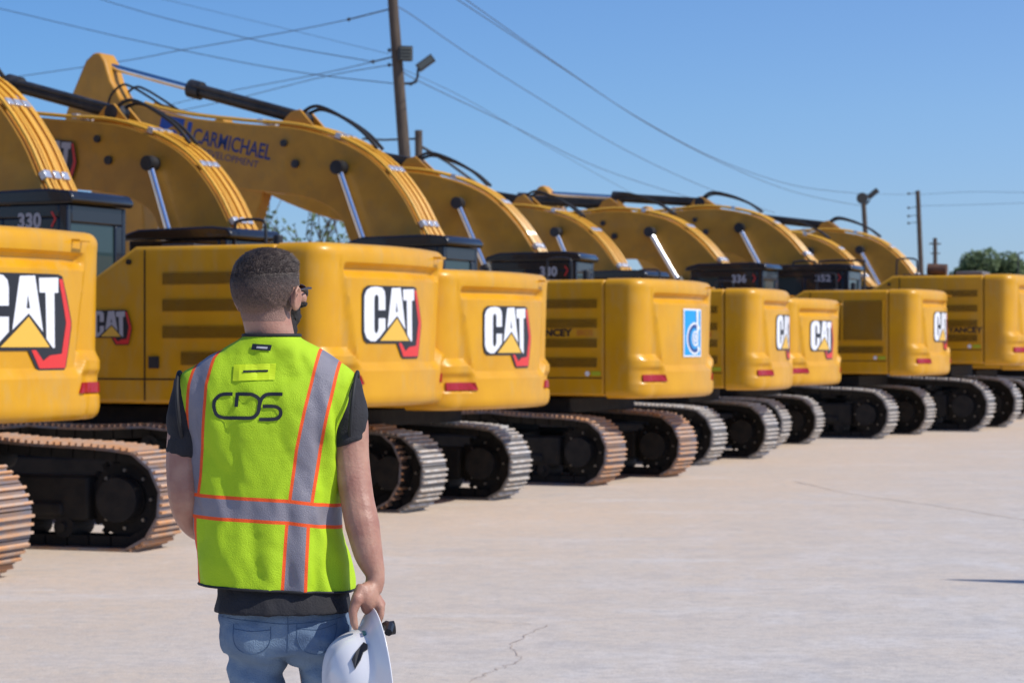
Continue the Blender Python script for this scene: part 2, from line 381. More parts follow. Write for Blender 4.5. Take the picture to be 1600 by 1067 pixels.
    for y in (1.38, .395):
        mb = MB(); mb.box(.241, .949, y, y + .008, 1.751, 2.619 if y > 1 else 3.049); mb.prism([(1.031, 1.751), (1.031, 3.049), (1.502, 3.049), (1.83, 1.751)], y, y + .008); mb.build('side_window', GLASS, cab, smooth=0)
    mb = MB(); mb.box(.5, .95, .6, 1.15, 1.34, 1.85); mb.box(.42, .56, .6, 1.15, 1.85, 2.5); mb.box(.40, .52, .72, 1.03, 2.51, 2.75); mb.build('operator_seat', RUB, cab, bevel=.04)
    mb = MB(); mb.tube(spline([(1.7, 1.44, 2.2), (1.75, 1.62, 2.6), (1.75, 1.62, 2.9)], 4), .014, 6); mb.box(1.72, 1.76, 1.52, 1.72, 2.6, 2.95); mb.build('mirror', BLK, cab, bevel=.01)
    # tracks
    PROTO['hw'] = .30
    return root

def build_tracks(root, dyaw, ribmat, shoemat, gauge=1.2, hw=.30):
    M = Matrix.Rotation(dyaw, 4, 'Z')
    def place(o): o.matrix_local = M if not o.get('off') else M @ Matrix.Translation((0, o['off'], 0))
    key = ('shoe', shoemat.name, ribmat.name)
    for sy in (1, -1):
        if key not in PROTO:
            t = track_mb(hw).build('track', [shoemat, ribmat, DARK], root, smooth=0)
            PROTO[key] = t.data
        else:
            t = bpy.data.objects.new('track', PROTO[key]); COL.objects.link(t); t.parent = root
        t.matrix_local = M @ Matrix.Translation((0, sy * gauge, 0))
        if 'frame' not in PROTO:
            mb = MB(); mb.box(-1.75, 1.75, -.2, .2, .26, .66); mb.box(-1.5, 1.5, -.24, .24, .30, .42)
            a = mb.build('track_frame', DARK, t, bevel=.03); PROTO['frame'] = a.data
            mb = MB(); disc(mb, -2.06, .455, .335, -.07, .07, hub=.62)
            for k in range(21):
                th = 2 * pi * k / 21; mm = Matrix.Translation((-2.06 + .36 * cos(th), 0, .455 + .36 * sin(th))) @ Matrix.Rotation(-th, 4, 'Y'); mb.box(-.035, .035, -.03, .03, -.025, .025, 0, mm)
            for k in range(8):
                th = 2 * pi * k / 8; mb.tube([(-2.06 + .26 * cos(th), -.1, .455 + .26 * sin(th)), (-2.06 + .26 * cos(th), .1, .455 + .26 * sin(th))], .016, 8, 1)
            mb.tube([(-2.06, -.26, .455), (-2.06, .26, .455)], .2, 24)
            b = mb.build('sprocket', [DARK, ROUTER], t); PROTO['sprocket'] = b.data
            mb = MB(); disc(mb, 2.06, .455, .40, -.09, .09, hub=.45); c = mb.build('idler', DARK, t); PROTO['idler'] = c.data
            mb = MB(); disc(mb, 0, 0, .10, -.2, .2, 16); d = mb.build('roller', DARK, t); PROTO['roller'] = d.data; bpy.data.objects.remove(d)
        else:
            for k in ('track_frame', 'sprocket', 'idler'):
                a = bpy.data.objects.new(k, PROTO['frame' if k == 'track_frame' else k]); COL.objects.link(a); a.parent = t
                if k == 'track_frame':
                    b = a.modifiers.new('bevel', 'BEVEL'); b.width = .03; b.segments = 2
        for (x, z) in [(-1.5 + k * .43, .20) for k in range(8)] + [(-.7, .80), (.7, .80)]:
            a = bpy.data.objects.new('roller', PROTO['roller']); COL.objects.link(a); a.parent = t; a.location = (x, 0, z)
    mb = MB(); mb.box(-.9, .9, -1.1, 1.1, .38, .70); mb.box(-1.3, 1.3, -.35, .35, .42, .69)
    o = mb.build('carbody', DARK, root, bevel=.04); o.matrix_local = M

def build_boom(root, s=1, rot=0, dx=0, lean=.15):
    T = lambda x, y, z: tuple(boomT((x, y, z), s, rot) + Vector((dx, 0, 0)))
    up = spline([(p[0], 0, p[1]) for p in B_UP], 4); lo = spline([(p[0], 0, p[1]) for p in B_LO], 4)
    mb = MB(); poly = [(p.x, p.z) for p in up + lo]
    mb.prism(poly, -.29, .29); mb.v = [T(*v) for v in mb.v]
    b = mb.build('boom', YBOOM, root, bevel=.018, smooth=35)
    # edge lip of the side plates
    def norm_pts(pts, off, y):
        out = []
        for i, p in enumerate(pts):
            t = (pts[min(i + 1, len(pts) - 1)] - pts[max(i - 1, 0)]).normalized(); n = Vector((-t.z, 0, t.x)); q = p + n * off; out.append((q.x, y, q.z))
        return out
    ups = up[3:-2]
    rnd = random.Random(5)
    ys = (.25, .165, .09, .0, -.08, -.17, -.25)
    for i, y in enumerate(ys):
        r = (.028, .015, .019, .026, .017, .021, .015)[i]; a = ups if i in (0, 3, 5) else ups[2:-(4 + 2 * i)]
        mb = MB(); mb.tube([T(*p) for p in norm_pts(a, .055 + (.012 if i % 2 else 0), y)], r * s, 7); mb.build('hydraulic_line', YPIPE, b)
    for k in range(4, len(ups) - 2, 6):
        p = ups[k]; t = (ups[k + 1] - ups[k - 1]).normalized(); a = math.atan2(t.z, t.x)
        for y in (.21, .04, -.13):
            M = Matrix.Translation((p.x, y + rnd.uniform(-.02, .02), p.z)) @ Matrix.Rotation(-a, 4, 'Y'); mb = MB()
            mb.box(-.05, .05, -.06, .06, .02, .10, 0, M)
            for q in range(len(mb.v)): mb.v[q] = T(*mb.v[q])
            mb.build('pipe_clamp', CLAMP, b, bevel=.006)
    # rubber hoses
    for y, h in ((.1, .10), (-.08, .06)):
        mb = MB(); mb.tube([T(*p) for p in spline([(3.25, y, 5.45), (3.0, y, 5.45 + h * .9), (2.6, y, 5.30 + h * .8), (2.2, y, 5.08 + h * .4), (1.95, y, 4.86)], 6)], .028 * s, 7); mb.build('hose', RUB, b)
    for y in (.2, -.15): mb = MB(); mb.tube([T(*p) for p in spline([(5.6, y, 5.58), (6.0, y, 5.82), (6.3, y, 5.98), (6.5, y, 6.02), (6.72, y, 5.85), (6.8, y, 5.5)], 6)], .020 * s, 7); mb.build('hose', RUB, b)
    # bosses
    for (x, z, r) in ((3.45, 4.98, .055), (3.25, 4.66, .065), (6.35, 5.55, .13)):
        mb = MB(); mb.tube([T(x, -.33, z), T(x, .33, z)], r * s, 16); mb.build('pin_boss', BLK, b)
    mb = MB(); mb.tube([T(2.43, -.50, 4.57), T(2.43, .50, 4.57)], .105 * s, 18)
    mb.build('pin_boss', BLK, b)
    # boom cylinders
    for sy in (1, -1):
        y = .41 * sy; foot = Vector((1.25 + dx, y, 1.55)); pin = Vector(T(2.43, y, 4.57)); dv = pin - foot; dv.normalize()
        L = (pin - foot).length; mb = MB()
        mb.tube([foot, foot + dv * (L * .60)], .095, 16, 1); mb.tube([foot + dv * (L * .59), foot + dv * (L * .62)], .11, 16, 1)
        mb.tube([foot + dv * (L * .60), pin], .05, 14, 0); mb.tube([pin + Vector((0, -.05, 0)), pin + Vector((0, .05, 0))], .10, 14, 1)
        mb.build('boom_cylinder', [CHROME, BLK], root)
    # stick and stick cylinder
    br = MB()
    for sy in (-1, 1):
        br.prism([(2.85, 5.08), (3.25, 5.50), (3.42, 5.46), (3.7, 5.2)], sy * .15 - .025, sy * .15 + .025)
    br.v = [T(*v) for v in br.v]; br.build('cylinder_bracket', YBOOM, b, bevel=.01)
    a, c = Vector(T(3.30, 0, 5.37)), Vector(T(6.95, 0, 6.38)); mid = a.lerp(c, .53); mb = MB()
    d = (c - a).normalized(); up_ = Vector((0, 0, 1))
    mb.tube([a, mid], .105 * s, 16, 0); mb.tube([mid - d * .1, mid + d * .12], .145 * s, 16, 0); mb.tube([mid, c], .055 * s, 12, 1)
    mb.tube([a + Vector((0, .13, .08)) * s, mid + Vector((0, .13, .06)) * s], .022 * s, 6, 0)
    mb.tube([a + Vector((0, -.16, 0)), a + Vector((0, .16, 0))], .12 * s, 14, 0)
    mb.build('stick_cylinder', [BLK, CHROME], root)
    mb = MB()
    st = [(7.05, 6.56), (6.93, 6.56), (6.83, 6.42), (6.72, 6.1), (6.52, 5.80), (6.22, 5.62), (6.12, 5.30), (6.02, 4.6), (5.75, 3.3), (5.55, 2.3), (5.35, 1.75), (5.6, 1.62), (5.95, 2.2), (6.45, 3.4), (7.2, 4.8), (7.62, 5.55), (7.46, 5.95), (7.2, 6.45)]
    st = [(x + lean * max(0, 5.3 - z), z) for x, z in st]; mb.prism(st, -.2, .2); mb.v = [T(*v) for v in mb.v]; mb.build('stick', YBOOM, root, bevel=.03, smooth=35)
    mb = MB()                                                                    # bucket curled under
    prof = [(5.35, 1.75), (5.65, 1.55), (6.05, 1.35), (6.3, .95), (6.25, .5), (5.9, .18), (5.4, .08), (4.95, .2), (5.0, .25), (5.4, .15), (5.85, .26), (6.16, .55), (6.2, .92), (5.95, 1.25), (5.5, 1.4)]
    mb.prism(prof, -.55, .55)
    for y in (-.57, .55): mb.prism([(5.35, 1.7), (5.7, 1.55), (6.1, 1.3), (6.3, .95), (6.25, .5), (5.9, .18), (5.4, .08), (5.0, .2)], y, y + .02)
    dv_ = boomT((5.4, 0, 1.65), s, rot) - Vector((5.4 - dx - lean * 3.65, 0, 1.65)); mb.v = [(v[0] + dv_.x, v[1], max(.02, v[2] + dv_.z)) for v in mb.v]
    mb.build('bucket', YBOOM, root, bevel=.01)
    return b

MACH = {  # x, y, body yaw, track yaw, scale, boom(s, rot), rusty, offset forward
 'A': (-5.27, 18.1, 60, 72, .90, None, 1), 'B': (-3.534, 22.82, 65.3, 70, .913, (.97, 2, .27), 1), 'C': (-2.276, 24.74, 62.1, 64.9, .85, (.90, -.5, -.17), 0),
 'D': (-.193, 29.16, 64.1, 61.6, .865, (1, 0), 1), 'E': (1.395, 33.88, 72.5, 63.2, .868, (.97, -4, 0, .55), 0), 'F': (2.817, 38.80, 62.1, 67.3, .855, (.94, -5.5), 0),
 'G': (5.2, 43.15, 67.2, 62.7, .942, (.97, -11), 0), 'H': (7.33, 46.9, 69, 66, 1.075, (.85, -11), 0), 'I': (9.15, 52.2, 66, 66, .95, (.9, -8), 0), 'J': (11.2, 56.5, 66, 66, .95, (1.0, -8), 0)}
LAB = {'A': 'nearest yellow excavator, cut by the left edge, large badge on its counterweight',
 'B': 'yellow excavator right behind the man, its tall black cab numbered 330',
 'C': 'yellow excavator whose badged counterweight stands just right of the one behind the man',
 'D': 'yellow excavator with sky blue emblem on its counterweight and blue lettering on its arm',
 'E': 'yellow excavator directly right of the one with the blue emblem',
 'F': 'low yellow excavator showing only its badged rear, before the one with the grille',
 'G': 'yellow excavator with a tall framed grille panel, next to the largest at right',
 'H': 'largest yellow excavator, at the right edge, with handrails and a lime sticker',
 'I': 'yellow excavator mostly hidden, its arm rising just before the last arm of the row',
 'J': 'farthest yellow excavator, its arm the last of the row before open sky'}
proto = build_excavator(); roots = {}
for k, (x, y, yb, yt, s, bm, rusty) in MACH.items():
    r = proto if k == 'A' else copy_tree(proto)
    roots[k] = r
for k, (x, y, yb, yt, s, bm, rusty) in MACH.items():
    r = roots[k]; r.location = (x, y, 0); r.rotation_euler = (0, 0, R(yb + 90)); r.scale = (s, s, s)
    tag(r, LAB[k], 'excavator', 'excavators parked in a row')
    build_tracks(r, R(yt - yb), RIB_R if rusty else RIB_G, SHOE_R if rusty else SHOE_G, 1.42 if k == 'A' else 1.2)
    build_boom(r, *( (bm[0], R(bm[1]), *bm[2:]) if bm else (.95, 0)))
CABK = dict(B=1.05, C=1.03, D=1.075, E=1.06, F=1.03, G=1.02, H=.86, I=.9, J=.9, A=1)
def ch(r, n):
    return [c for c in r.children if c.name.split('.')[0] == n]
for k, q in CABK.items():
    cb = ch(roots[k], 'cab')[0]; cb.scale.z = q; cb.location.z = 1.33 * (1 - q)
# A: body set forward on its tracks
for c in roots['A'].children:
    if c.name.split('.')[0] not in ('track', 'carbody'): c.location.x += 1.06
XR = -3.070
for k, sc_, yy, zz in (('A', .62, -.17, 2.00), ('B', .56, .20, 2.02), ('C', .56, .08, 2.02), ('E', .56, .0, 2.02), ('F', .56, .12, 2.02), ('G', .56, 0, 2.02), ('H', .56, 0, 2.02)):
    cw = ch(roots[k], 'counterweight')[0]; badge(cw, MREAR(XR, yy, zz), sc_, wide=1.12, bend=True)
badge(ch(roots['B'], 'engine_hood')[0], MLEFT(-.42, HW + .004, 1.98), .27, mats=[DBLK, GREYD, RED, GOLD])
# B and other number plates on the cab side
for k in 'BDEGHCF':
    cab = ch(roots[k], 'cab')[0]
    text_part({'B': '330', 'D': '336', 'E': '330', 'G': '336', 'H': '352', 'C': '320', 'F': '320'}[k], .20, TLEFT(.76, 1.424, 2.955) , GREYD, cab, name='number', bold=.008)
    mb = MB(); stroke_mb(mb, [(0, .15), (.05, .08), (.0, .0)], .022, 0); mb.v = [MLEFT(.33, 1.424, 2.955) @ Vector(v) for v in mb.v]; mb.build('number_mark', RED, cab, smooth=0, fix=False)
# D: blue emblem on counterweight
def emblem(parent, M, s):
    mb = MB(); 
    def P(L, m, y): poly_mb(mb, [(a * s, b * s) for a, b in L], m, y * s)
    P([(-.42, -.58), (.42, -.58), (.42, .62), (.20, .62), (.06, .62), (-.42, .62)], 1, 0)
    P([(-.38, -.54), (.38, -.54), (.38, .58), (-.38, .58)], 0, -.004)
    def arc(cx, cy, rx, ry, a0, a1, w, m, y):
        stroke_mb(mb, [((cx + rx * cos(R(a))) * s, (cy + ry * sin(R(a))) * s) for a in range(a0, a1 + 1, 10)], w * s, m, y * s)
    arc(.06, -.12, .30, .34, 40, 320, .13, 1, -.008); arc(.06, -.12, .27, .31, 60, 300, .09, 2, -.012)
    arc(.08, -.12, .13, .17, 30, 330, .05, 1, -.014); arc(.08, -.12, .05, .08, 0, 360, .05, 1, -.014)
    P([(.17, -.30), (.22, -.30), (.24, .58), (.12, .60)], 1, -.016)
    mb.v = [M @ Vector((v[0] * 1.45, v[1], v[2])) for v in mb.v]; bend_mesh(mb.build('emblem', [BLUE, WHITE, NAVY], parent, smooth=0, fix=False).data)
emblem(ch(roots['D'], 'counterweight')[0], MREAR(XR - .002, -.02, 2.08), .56)
# dealer lettering and stickers on the left sides
for k, x, z in (('D', -1.24, 2.045), ('H', -1.7, 1.78), ('E', -1.2, 2.045)):
    hd = ch(roots[k], 'engine_hood')[0]
    text_part('YANCEY', .135, TLEFT(x, HW - .005, z), DBLK, hd, sx=1.15, bold=.006)
    if k != 'H': text_part('BROS', .11, TLEFT(x - .68, HW - .005, z + .005), RED if k == 'E' else mat('orange_letter', (.55, .16, .03), .5), hd, sx=.9)
for k in 'CDEGH':
    hd = ch(roots[k], 'engine_hood')[0]; mb = MB(); Mx = MLEFT(-2.08, HW - .005, 1.53)
    n0 = [(.035 * cos(a * pi / 6), .035 * sin(a * pi / 6)) for a in range(12)]; poly_mb(mb, n0, 0); poly_mb(mb, [(.06, -.03), (.2, -.03), (.2, .03), (.06, .03)], 1)
    if k == 'H': poly_mb(mb, [(.33, -.12), (.52, -.12), (.52, .26), (.33, .26)], 1)
    mb.v = [Mx @ Vector(v) for v in mb.v]; mb.build('warning_sticker', [WHITE, LIME], hd, smooth=0, fix=False)
# G: framed grille panel
hd = ch(roots['G'], 'engine_hood')[0]
mb = MB(); y0 = HW - .004
mb.box(-2.22, -1.02, y0, y0 + .016, 1.86, 2.60, 1)
for i in range(16): z = 1.87 + i * .0462; mb.box(-2.20, -1.04, y0 + .018, y0 + .028, z, z + .018, 0)
for x in (-2.235, -1.44, -1.02): mb.box(x - .02, x + .02, y0, y0 + .032, 1.84, 2.62, 0)
mb.build('grille', [YEL, SEAM], hd, smooth=0)
# boom lettering on D, badge on C's boom
def inv(n, px, py, Y):
    cx, cy, yb, _, s = MACH[n][:5]; a = R(yb); F = (-sin(a) * s, cos(a) * s); L = (-cos(a), -sin(a))
    bx, by = cx + Y * s * L[0], cy + Y * s * L[1]; q = (px - 800) / FPX
    X = (bx - q * by) / (q * F[1] - F[0]); d = by + X * F[1]; return X, (CAMZ + (HY - py) * d / FPX) / s
bD = ch(roots['D'], 'boom')[0]
a = inv('D', 299, 222, .3); b = inv('D', 421, 250, .3); ang = math.atan2(b[1] - a[1], a[0] - b[0])
tm = text_mesh('CARMICHAEL', .30, bold=.004); wd = max(v.co.x for v in tm.vertices); L_ = math.hypot(b[0] - a[0], b[1] - a[1])
text_part('CARMICHAEL', .32, TLEFT(a[0], .293, a[1], ang), CBLUE, bD, sx=L_ / (wd / .30 * .32), bold=.006)
a2 = inv('D', 312, 242, .3); text_part('DEVELOPMENT', .15, TLEFT(a2[0], .293, a2[1], ang), CBLUE, bD, sx=1.05)
e = inv('D', 268, 205, .3); mb = MB()
poly_mb(mb, [(-.24, -.22), (.20, -.22), (.20, .22), (-.24, .22)], 0)
stroke_mb(mb, [(.11 * cos(R(t)) + .03, .11 * sin(R(t)) - .06) for t in range(-30, 240, 15)], .045, 1, -.003); poly_mb(mb, [(.27, -.24), (.35, -.24), (.35, .2), (.27, .2)], 0)
mb.v = [MLEFT(e[0], .293, e[1]) @ Matrix.Rotation(ang, 4, 'Y').inverted() @ Vector(v) for v in mb.v]; mb.build('emblem', [mat('emblem_blue', (.012, .07, .34), .45), YBOOM], bD, smooth=0, fix=False)
e = inv('C', 88, 252, .27); badge(ch(roots['C'], 'boom')[0], MLEFT(e[0], .294, e[1]) @ Matrix.Rotation(R(8), 4, 'Y'), .40, mats=[DBLK, GREYD, RED, GOLD])
# extra handrails on the largest machine
hH = roots['H']; mb = MB()
for x0, x1 in ((-.15, .7), (.75, 1.2)):
    mb.tube(spline([(x0, 1.36, 2.3), (x0, 1.36, 3.0), (x0 + .08, 1.36, 3.1), (x1 - .08, 1.36, 3.1), (x1, 1.36, 3.0), (x1, 1.36, 2.3)], 4), .02, 8)
mb.build('handrail', BLK, hH)
# ------------------------------------------------------------------ GROUND and far setting
mb = MB(); mb.tube([(-1.55, .75, 2.93), (-1.2, .75, 2.95)], .11, 16); mb.tube([(-1.38, .75, 2.8), (-1.38, .75, 3.0)], .05, 10)
mb.build('muffler', mat('rusty_muffler', (.16, .075, .04), .8, var=(.08, .05, .04), vscale=9), hH)
mb = MB(); mb.box(-2.25, -1.75, .2, 1.0, 2.816, 2.90); mb.build('cooler_cover', mat('grey_cover', (.16, .15, .15), .6), hH, bevel=.02)
def g_at(px, py): d = FPX * CAMZ / (py - HY); return ((px - 800) / FPX * d, d)
def at(px, py, d): return Vector(((px - 800) / FPX * d, d, CAMZ + (HY - py) / FPX * d))
def ground_mat():
    m = bpy.data.materials.new('concrete'); m.use_nodes = True; t = m.node_tree; b = t.nodes['Principled BSDF']; b.inputs['Roughness'].default_value = .9; b.inputs['Specular IOR Level'].default_value = .2
    tc = t.nodes.new('ShaderNodeTexCoord')
    def noise_(s, d, sx=1, sy=1, rough=.5):
        mp = t.nodes.new('ShaderNodeMapping'); mp.inputs['Scale'].default_value = (sx, sy, 1); t.links.new(tc.outputs['Object'], mp.inputs[0])
        n = t.nodes.new('ShaderNodeTexNoise'); n.inputs['Scale'].default_value = s; n.inputs['Detail'].default_value = d; n.inputs['Roughness'].default_value = rough
        t.links.new(mp.outputs[0], n.inputs['Vector']); return n.outputs[0]
    def rng(x, a, bb, c=0, dd=1):
        r = t.nodes.new('ShaderNodeMapRange'); 
        for i, v in enumerate((a, bb, c, dd)): r.inputs[i + 1].default_value = v
        t.links.new(x, r.inputs[0]); return r.outputs[0]
    def mix(f, a, bb, mode='MIX'):
        x = t.nodes.new('ShaderNodeMix'); x.data_type = 'RGBA'; x.blend_type = mode
        if isinstance(f, float): x.inputs[0].default_value = f
        else: t.links.new(f, x.inputs[0])
        for i, v in ((6, a), (7, bb)):
            if isinstance(v, tuple): x.inputs[i].default_value = (*v, 1)
            else: t.links.new(v, x.inputs[i])
        return x.outputs[2]
    c = mix(rng(noise_(.35, 6, rough=.6), .38, .62), (.59, .54, .485), (.62, .54, .455))
    c = mix(rng(noise_(.9, 7, 1.6, .8, .65), .50, .72), c, (.66, .635, .62))
    c = mix(rng(noise_(1.7, 8, 1, 1, .7), .52, .66, 0, .9), c, (.46, .435, .42))
    c = mix(rng(noise_(14, 6, 1, 1, .7), .45, .8, 0, .5), c, (.42, .39, .37))
    # tan dust close to the machines: distance from the line of the row
    sx = t.nodes.new('ShaderNodeSeparateXYZ'); t.links.new(tc.outputs['Object'], sx.inputs[0])
    dm = t.nodes.new('ShaderNodeMath'); dm.operation = 'MULTIPLY_ADD'; t.links.new(sx.outputs[0], dm.inputs[0]); dm.inputs[1].default_value = .9; 
    m2 = t.nodes.new('ShaderNodeMath'); m2.operation = 'MULTIPLY_ADD'; t.links.new(sx.outputs[1], m2.inputs[0]); m2.inputs[1].default_value = -.42; m2.inputs[2].default_value = 8.9
    t.links.new(m2.outputs[0], dm.inputs[2])
    ad = t.nodes.new('ShaderNodeMath'); ad.operation = 'MULTIPLY_ADD'; t.links.new(noise_(.8, 5), ad.inputs[0]); ad.inputs[1].default_value = 5.; t.links.new(dm.outputs[0], ad.inputs[2])
    c = mix(rng(ad.outputs[0], 8.4, 2.6, 0, .68), c, (.62, .47, .33))
    c = mix(rng(noise_(.55, 9, .6, 1.6, .72), .54, .68, 0, .45), c, (.70, .68, .67)); c = mix(rng(noise_(1.3, 9, 1, 1.3, .75), .55, .66, 0, .45), c, (.45, .42, .40)); c = mix(rng(noise_(7, 10, 1, 1, .8), .48, .64, 0, .7), c, (.45, .41, .37)); c = mix(rng(noise_(5, 10, 1, 1.2, .8), .52, .68, 0, .4), c, (.72, .69, .66)); c = mix(rng(noise_(70, 3, 1, 1, .6), .45, .75, 0, .42), c, (.40, .37, .34)); c = mix(rng(noise_(110, 2, 1, 1, .6), .55, .75, 0, .5), c, (.78, .76, .74))
    t.links.new(c, b.inputs['Base Color'])
    bp = t.nodes.new('ShaderNodeBump'); bp.inputs['Strength'].default_value = .5; bp.inputs['Distance'].default_value = .012
    t.links.new(noise_(22, 8, 1, 1, .7), bp.inputs['Height']); t.links.new(bp.outputs[0], b.inputs['Normal'])
    return m
mb = MB(); mb.add([(-1500, -300, 0), (1500, -300, 0), (1500, 4000, 0), (-1500, 4000, 0)], [(0, 1, 2, 3)])
tag(mb.build('ground', ground_mat(), smooth=0), kind='structure')
CRK = mat('crack', (.42, .33, .26), .95, var=(.50, .42, .36), vscale=8)
rnd = random.Random(11)
def crack(pts, w):
    P = [Vector((*g_at(*p), 0)) for p in pts]; out = []
    for i in range(len(P) - 1):
        n = 10
        for k in range(n): out.append(P[i].lerp(P[i + 1], k / n) + Vector((rnd.uniform(-1, 1), rnd.uniform(-1, 1), 0)) * .02)
    mb = MB(); vs = []
    for i, p in enumerate(out):
        t = (out[min(i + 1, len(out) - 1)] - out[max(i - 1, 0)]).normalized(); nn = Vector((-t.y, t.x, 0)) * w * rnd.uniform(.4, 1)
        vs += [p + nn + Vector((0, 0, .004)), p - nn + Vector((0, 0, .004))]
    mb.add(vs, [(2 * i, 2 * i + 1, 2 * i + 3, 2 * i + 2) for i in range(len(out) - 1)])
    tag(mb.build('ground_crack', CRK, smooth=0, fix=False), kind='structure')
crack([(855, 976), (800, 1005), (812, 1032), (770, 1048), (735, 1066)], .004)
crack([(610, 962), (700, 968), (850, 976)], .0035)
crack([(1240, 752), (1330, 772), (1460, 790), (1600, 812), (1700, 825)], .009)

# --- utility poles
WOOD = mat('pole_wood', (.115, .085, .062), .9, var=(.07, .052, .04), vscale=6, stretch=(4, 4, .3), bump=.5, bscale=20)
LAMP = mat('lamp_housing', (.03, .028, .026), .6); LENS = mat('lamp_lens', (.10, .11, .10), .3)
def flood(mb_h, p, d, s):
    """a box floodlight at p aimed along d"""
    d = Vector(d).normalized(); q = d.to_track_quat('Y', 'Z').to_matrix().to_4x4(); M = Matrix.Translation(p) @ q
    mb_h.box(-.5 * s, .5 * s, -.25 * s, .05 * s, -.35 * s, .35 * s, 0, M); mb_h.box(-.35 * s, .35 * s, -.42 * s, -.25 * s, -.25 * s, .25 * s, 0, M)
    mb_h.box(-.45 * s, .45 * s, .051 * s, .06 * s, -.30 * s, .30 * s, 1, M)
DP = 63.
p = empty('wooden_pole', at(648, 541, DP).xy.to_3d()); tag(p, 'tall leaning wooden utility pole with two floodlights rising behind the arms', 'pole')
b0 = p.location; mb = MB(); top = at(609, -60, DP) - b0; bot = at(662, 541, DP) - b0; bot.z = 0
mb.tube([bot, bot.lerp(top, .5), top], [.21, .17, .135], 14); mb.build('pole_shaft', WOOD, p)
mb = MB(); ML = Matrix.Translation(at(634, 86, DP) - b0 + Vector((0, -.25, 0))) @ Matrix.Rotation(R(14), 4, 'Z')
mb.box(-.19, .19, -.10, .12, -.20, .20, 0, ML)
for k in range(4): mb.box(-.17, .17, -.13, -.101, -.17 + k * .09, -.13 + k * .09, 1, ML)
mb.tube([at(622, 92, DP) - b0, at(634, 90, DP) - b0], .03, 6); mb.build('floodlight', [LAMP, LENS], p, bevel=.01)
mb = MB(); ML = Matrix.Translation(at(665, 99, DP) - b0) @ Matrix.Rotation(R(-36), 4, 'Y')
mb.box(-.26, .26, -.12, .12, -.11, .11, 0, ML); mb.box(-.22, .22, -.125, -.121, -.08, .08, 1, ML); mb.tube(spline([at(629, 131, DP) - b0, at(645, 130, DP) - b0, at(652, 122, DP) - b0, at(653, 108, DP) - b0], 4), .035, 8); mb.build('floodlight', [LAMP, LENS], p, bevel=.01)
mb = MB()
for (x0, y0, x1, y1) in ((545, 31, 612, 14), (583, 97, 615, 89), (608, 79, 614, 80), (608, 102, 616, 102), (652, 128, 640, 134)): mb.tube([at(x0, y0, DP) - b0, at(x1, y1, DP) - b0], .022, 6)
for (x, y) in ((583, 97), (545, 31), (608, 79), (608, 102)): mb.tube([at(x - 2, y, DP) - b0, at(x + 2, y, DP) - b0], .05, 8)
mb.build('insulator_bracket', LAMP, p)
DQ = 70.
p = empty('wooden_post', at(656, 541, DQ).xy.to_3d()); tag(p, 'shorter dark wooden post with a horizontal bar, right of the tall pole', 'post'); b0 = p.location
mb = MB(); t0 = at(654, 204, DQ) - b0; t1 = at(658, 541, DQ) - b0; t1.z = 0; mb.tube([t1, t0], [.13, .115], 12); mb.build('pole_shaft', WOOD, p)
mb = MB(); mb.tube([at(566, 217, DQ) - b0, at(600, 219, DQ) - b0, at(656, 217, DQ) - b0], .035, 6); mb.tube([at(658, 229, DQ) - b0, at(700, 254, DQ) - b0, at(745, 287, DQ) - b0], .05, 6); mb.build('stay', LAMP, p)
DF = 118.
p = empty('flood_lamp_pole', at(1362, 541, DF).xy.to_3d()); tag(p, 'distant leaning pole topped by two floodlights, at right of the arms', 'lamp pole'); b0 = p.location
mb = MB(); t1 = at(1366, 541, DF) - b0; t1.z = 0; mb.tube([t1, at(1349, 312, DF) - b0], [.17, .12], 10); mb.build('pole_shaft', WOOD, p)
mb = MB(); mb.tube([at(1345, 311, DF) - b0 + Vector((0, -.5, 0)), at(1345, 311, DF) - b0 + Vector((0, .1, 0))], [.30, .18], 14); mb.build('floodlight', [LAMP, LENS], p, bevel=.01)
mb = MB(); ML = Matrix.Translation(at(1364, 303, DF) - b0) @ Matrix.Rotation(R(-40), 4, 'Y'); mb.box(-.30, .30, -.18, .18, -.13, .13, 0, ML); mb.tube([at(1351, 322, DF) - b0, at(1359, 313, DF) - b0], .05, 6); mb.build('floodlight', [LAMP, LENS], p, bevel=.01)
DG = 125.
p = empty('power_pole', at(1440, 541, DG).xy.to_3d()); tag(p, 'distant bare leaning wooden power pole with wire brackets on its left side', 'pole'); b0 = p.location
mb = MB(); t1 = at(1446, 541, DG) - b0; t1.z = 0; mb.tube([t1, at(1434, 298, DG) - b0], [.17, .12], 10); mb.build('pole_shaft', WOOD, p)
mb = MB()
for y in (301, 323, 336, 347): mb.tube([at(1434 + (y - 300) * .06, y, DG) - b0, at(1419, y + 2, DG) - b0], .018, 5); mb.tube([at(1418, y + 2, DG) - b0, at(1421, y + 2, DG) - b0], .07, 6)
mb.build('insulator_bracket', LAMP, p)
DH = 190.
p = empty('power_pole', at(1461, 541, DH).xy.to_3d()); tag(p, 'smallest power pole with a short crossarm, far behind the largest excavator', 'pole'); b0 = p.location
mb = MB(); t1 = at(1462, 541, DH) - b0; t1.z = 0; mb.tube([t1, at(1461, 372, DH) - b0], .17, 8); mb.build('pole_shaft', WOOD, p)
mb = MB(); mb.tube([at(1452, 381, DH) - b0, at(1470, 381, DH) - b0], .07, 6); mb.tube([at(1454, 396, DH) - b0, at(1469, 396, DH) - b0], .05, 6); mb.build('crossarm', WOOD, p)
p = empty('lamp_post', at(1592, 541, 150).xy.to_3d()); tag(p, 'thin grey lamp post right of the round green tree', 'lamp post'); b0 = p.location
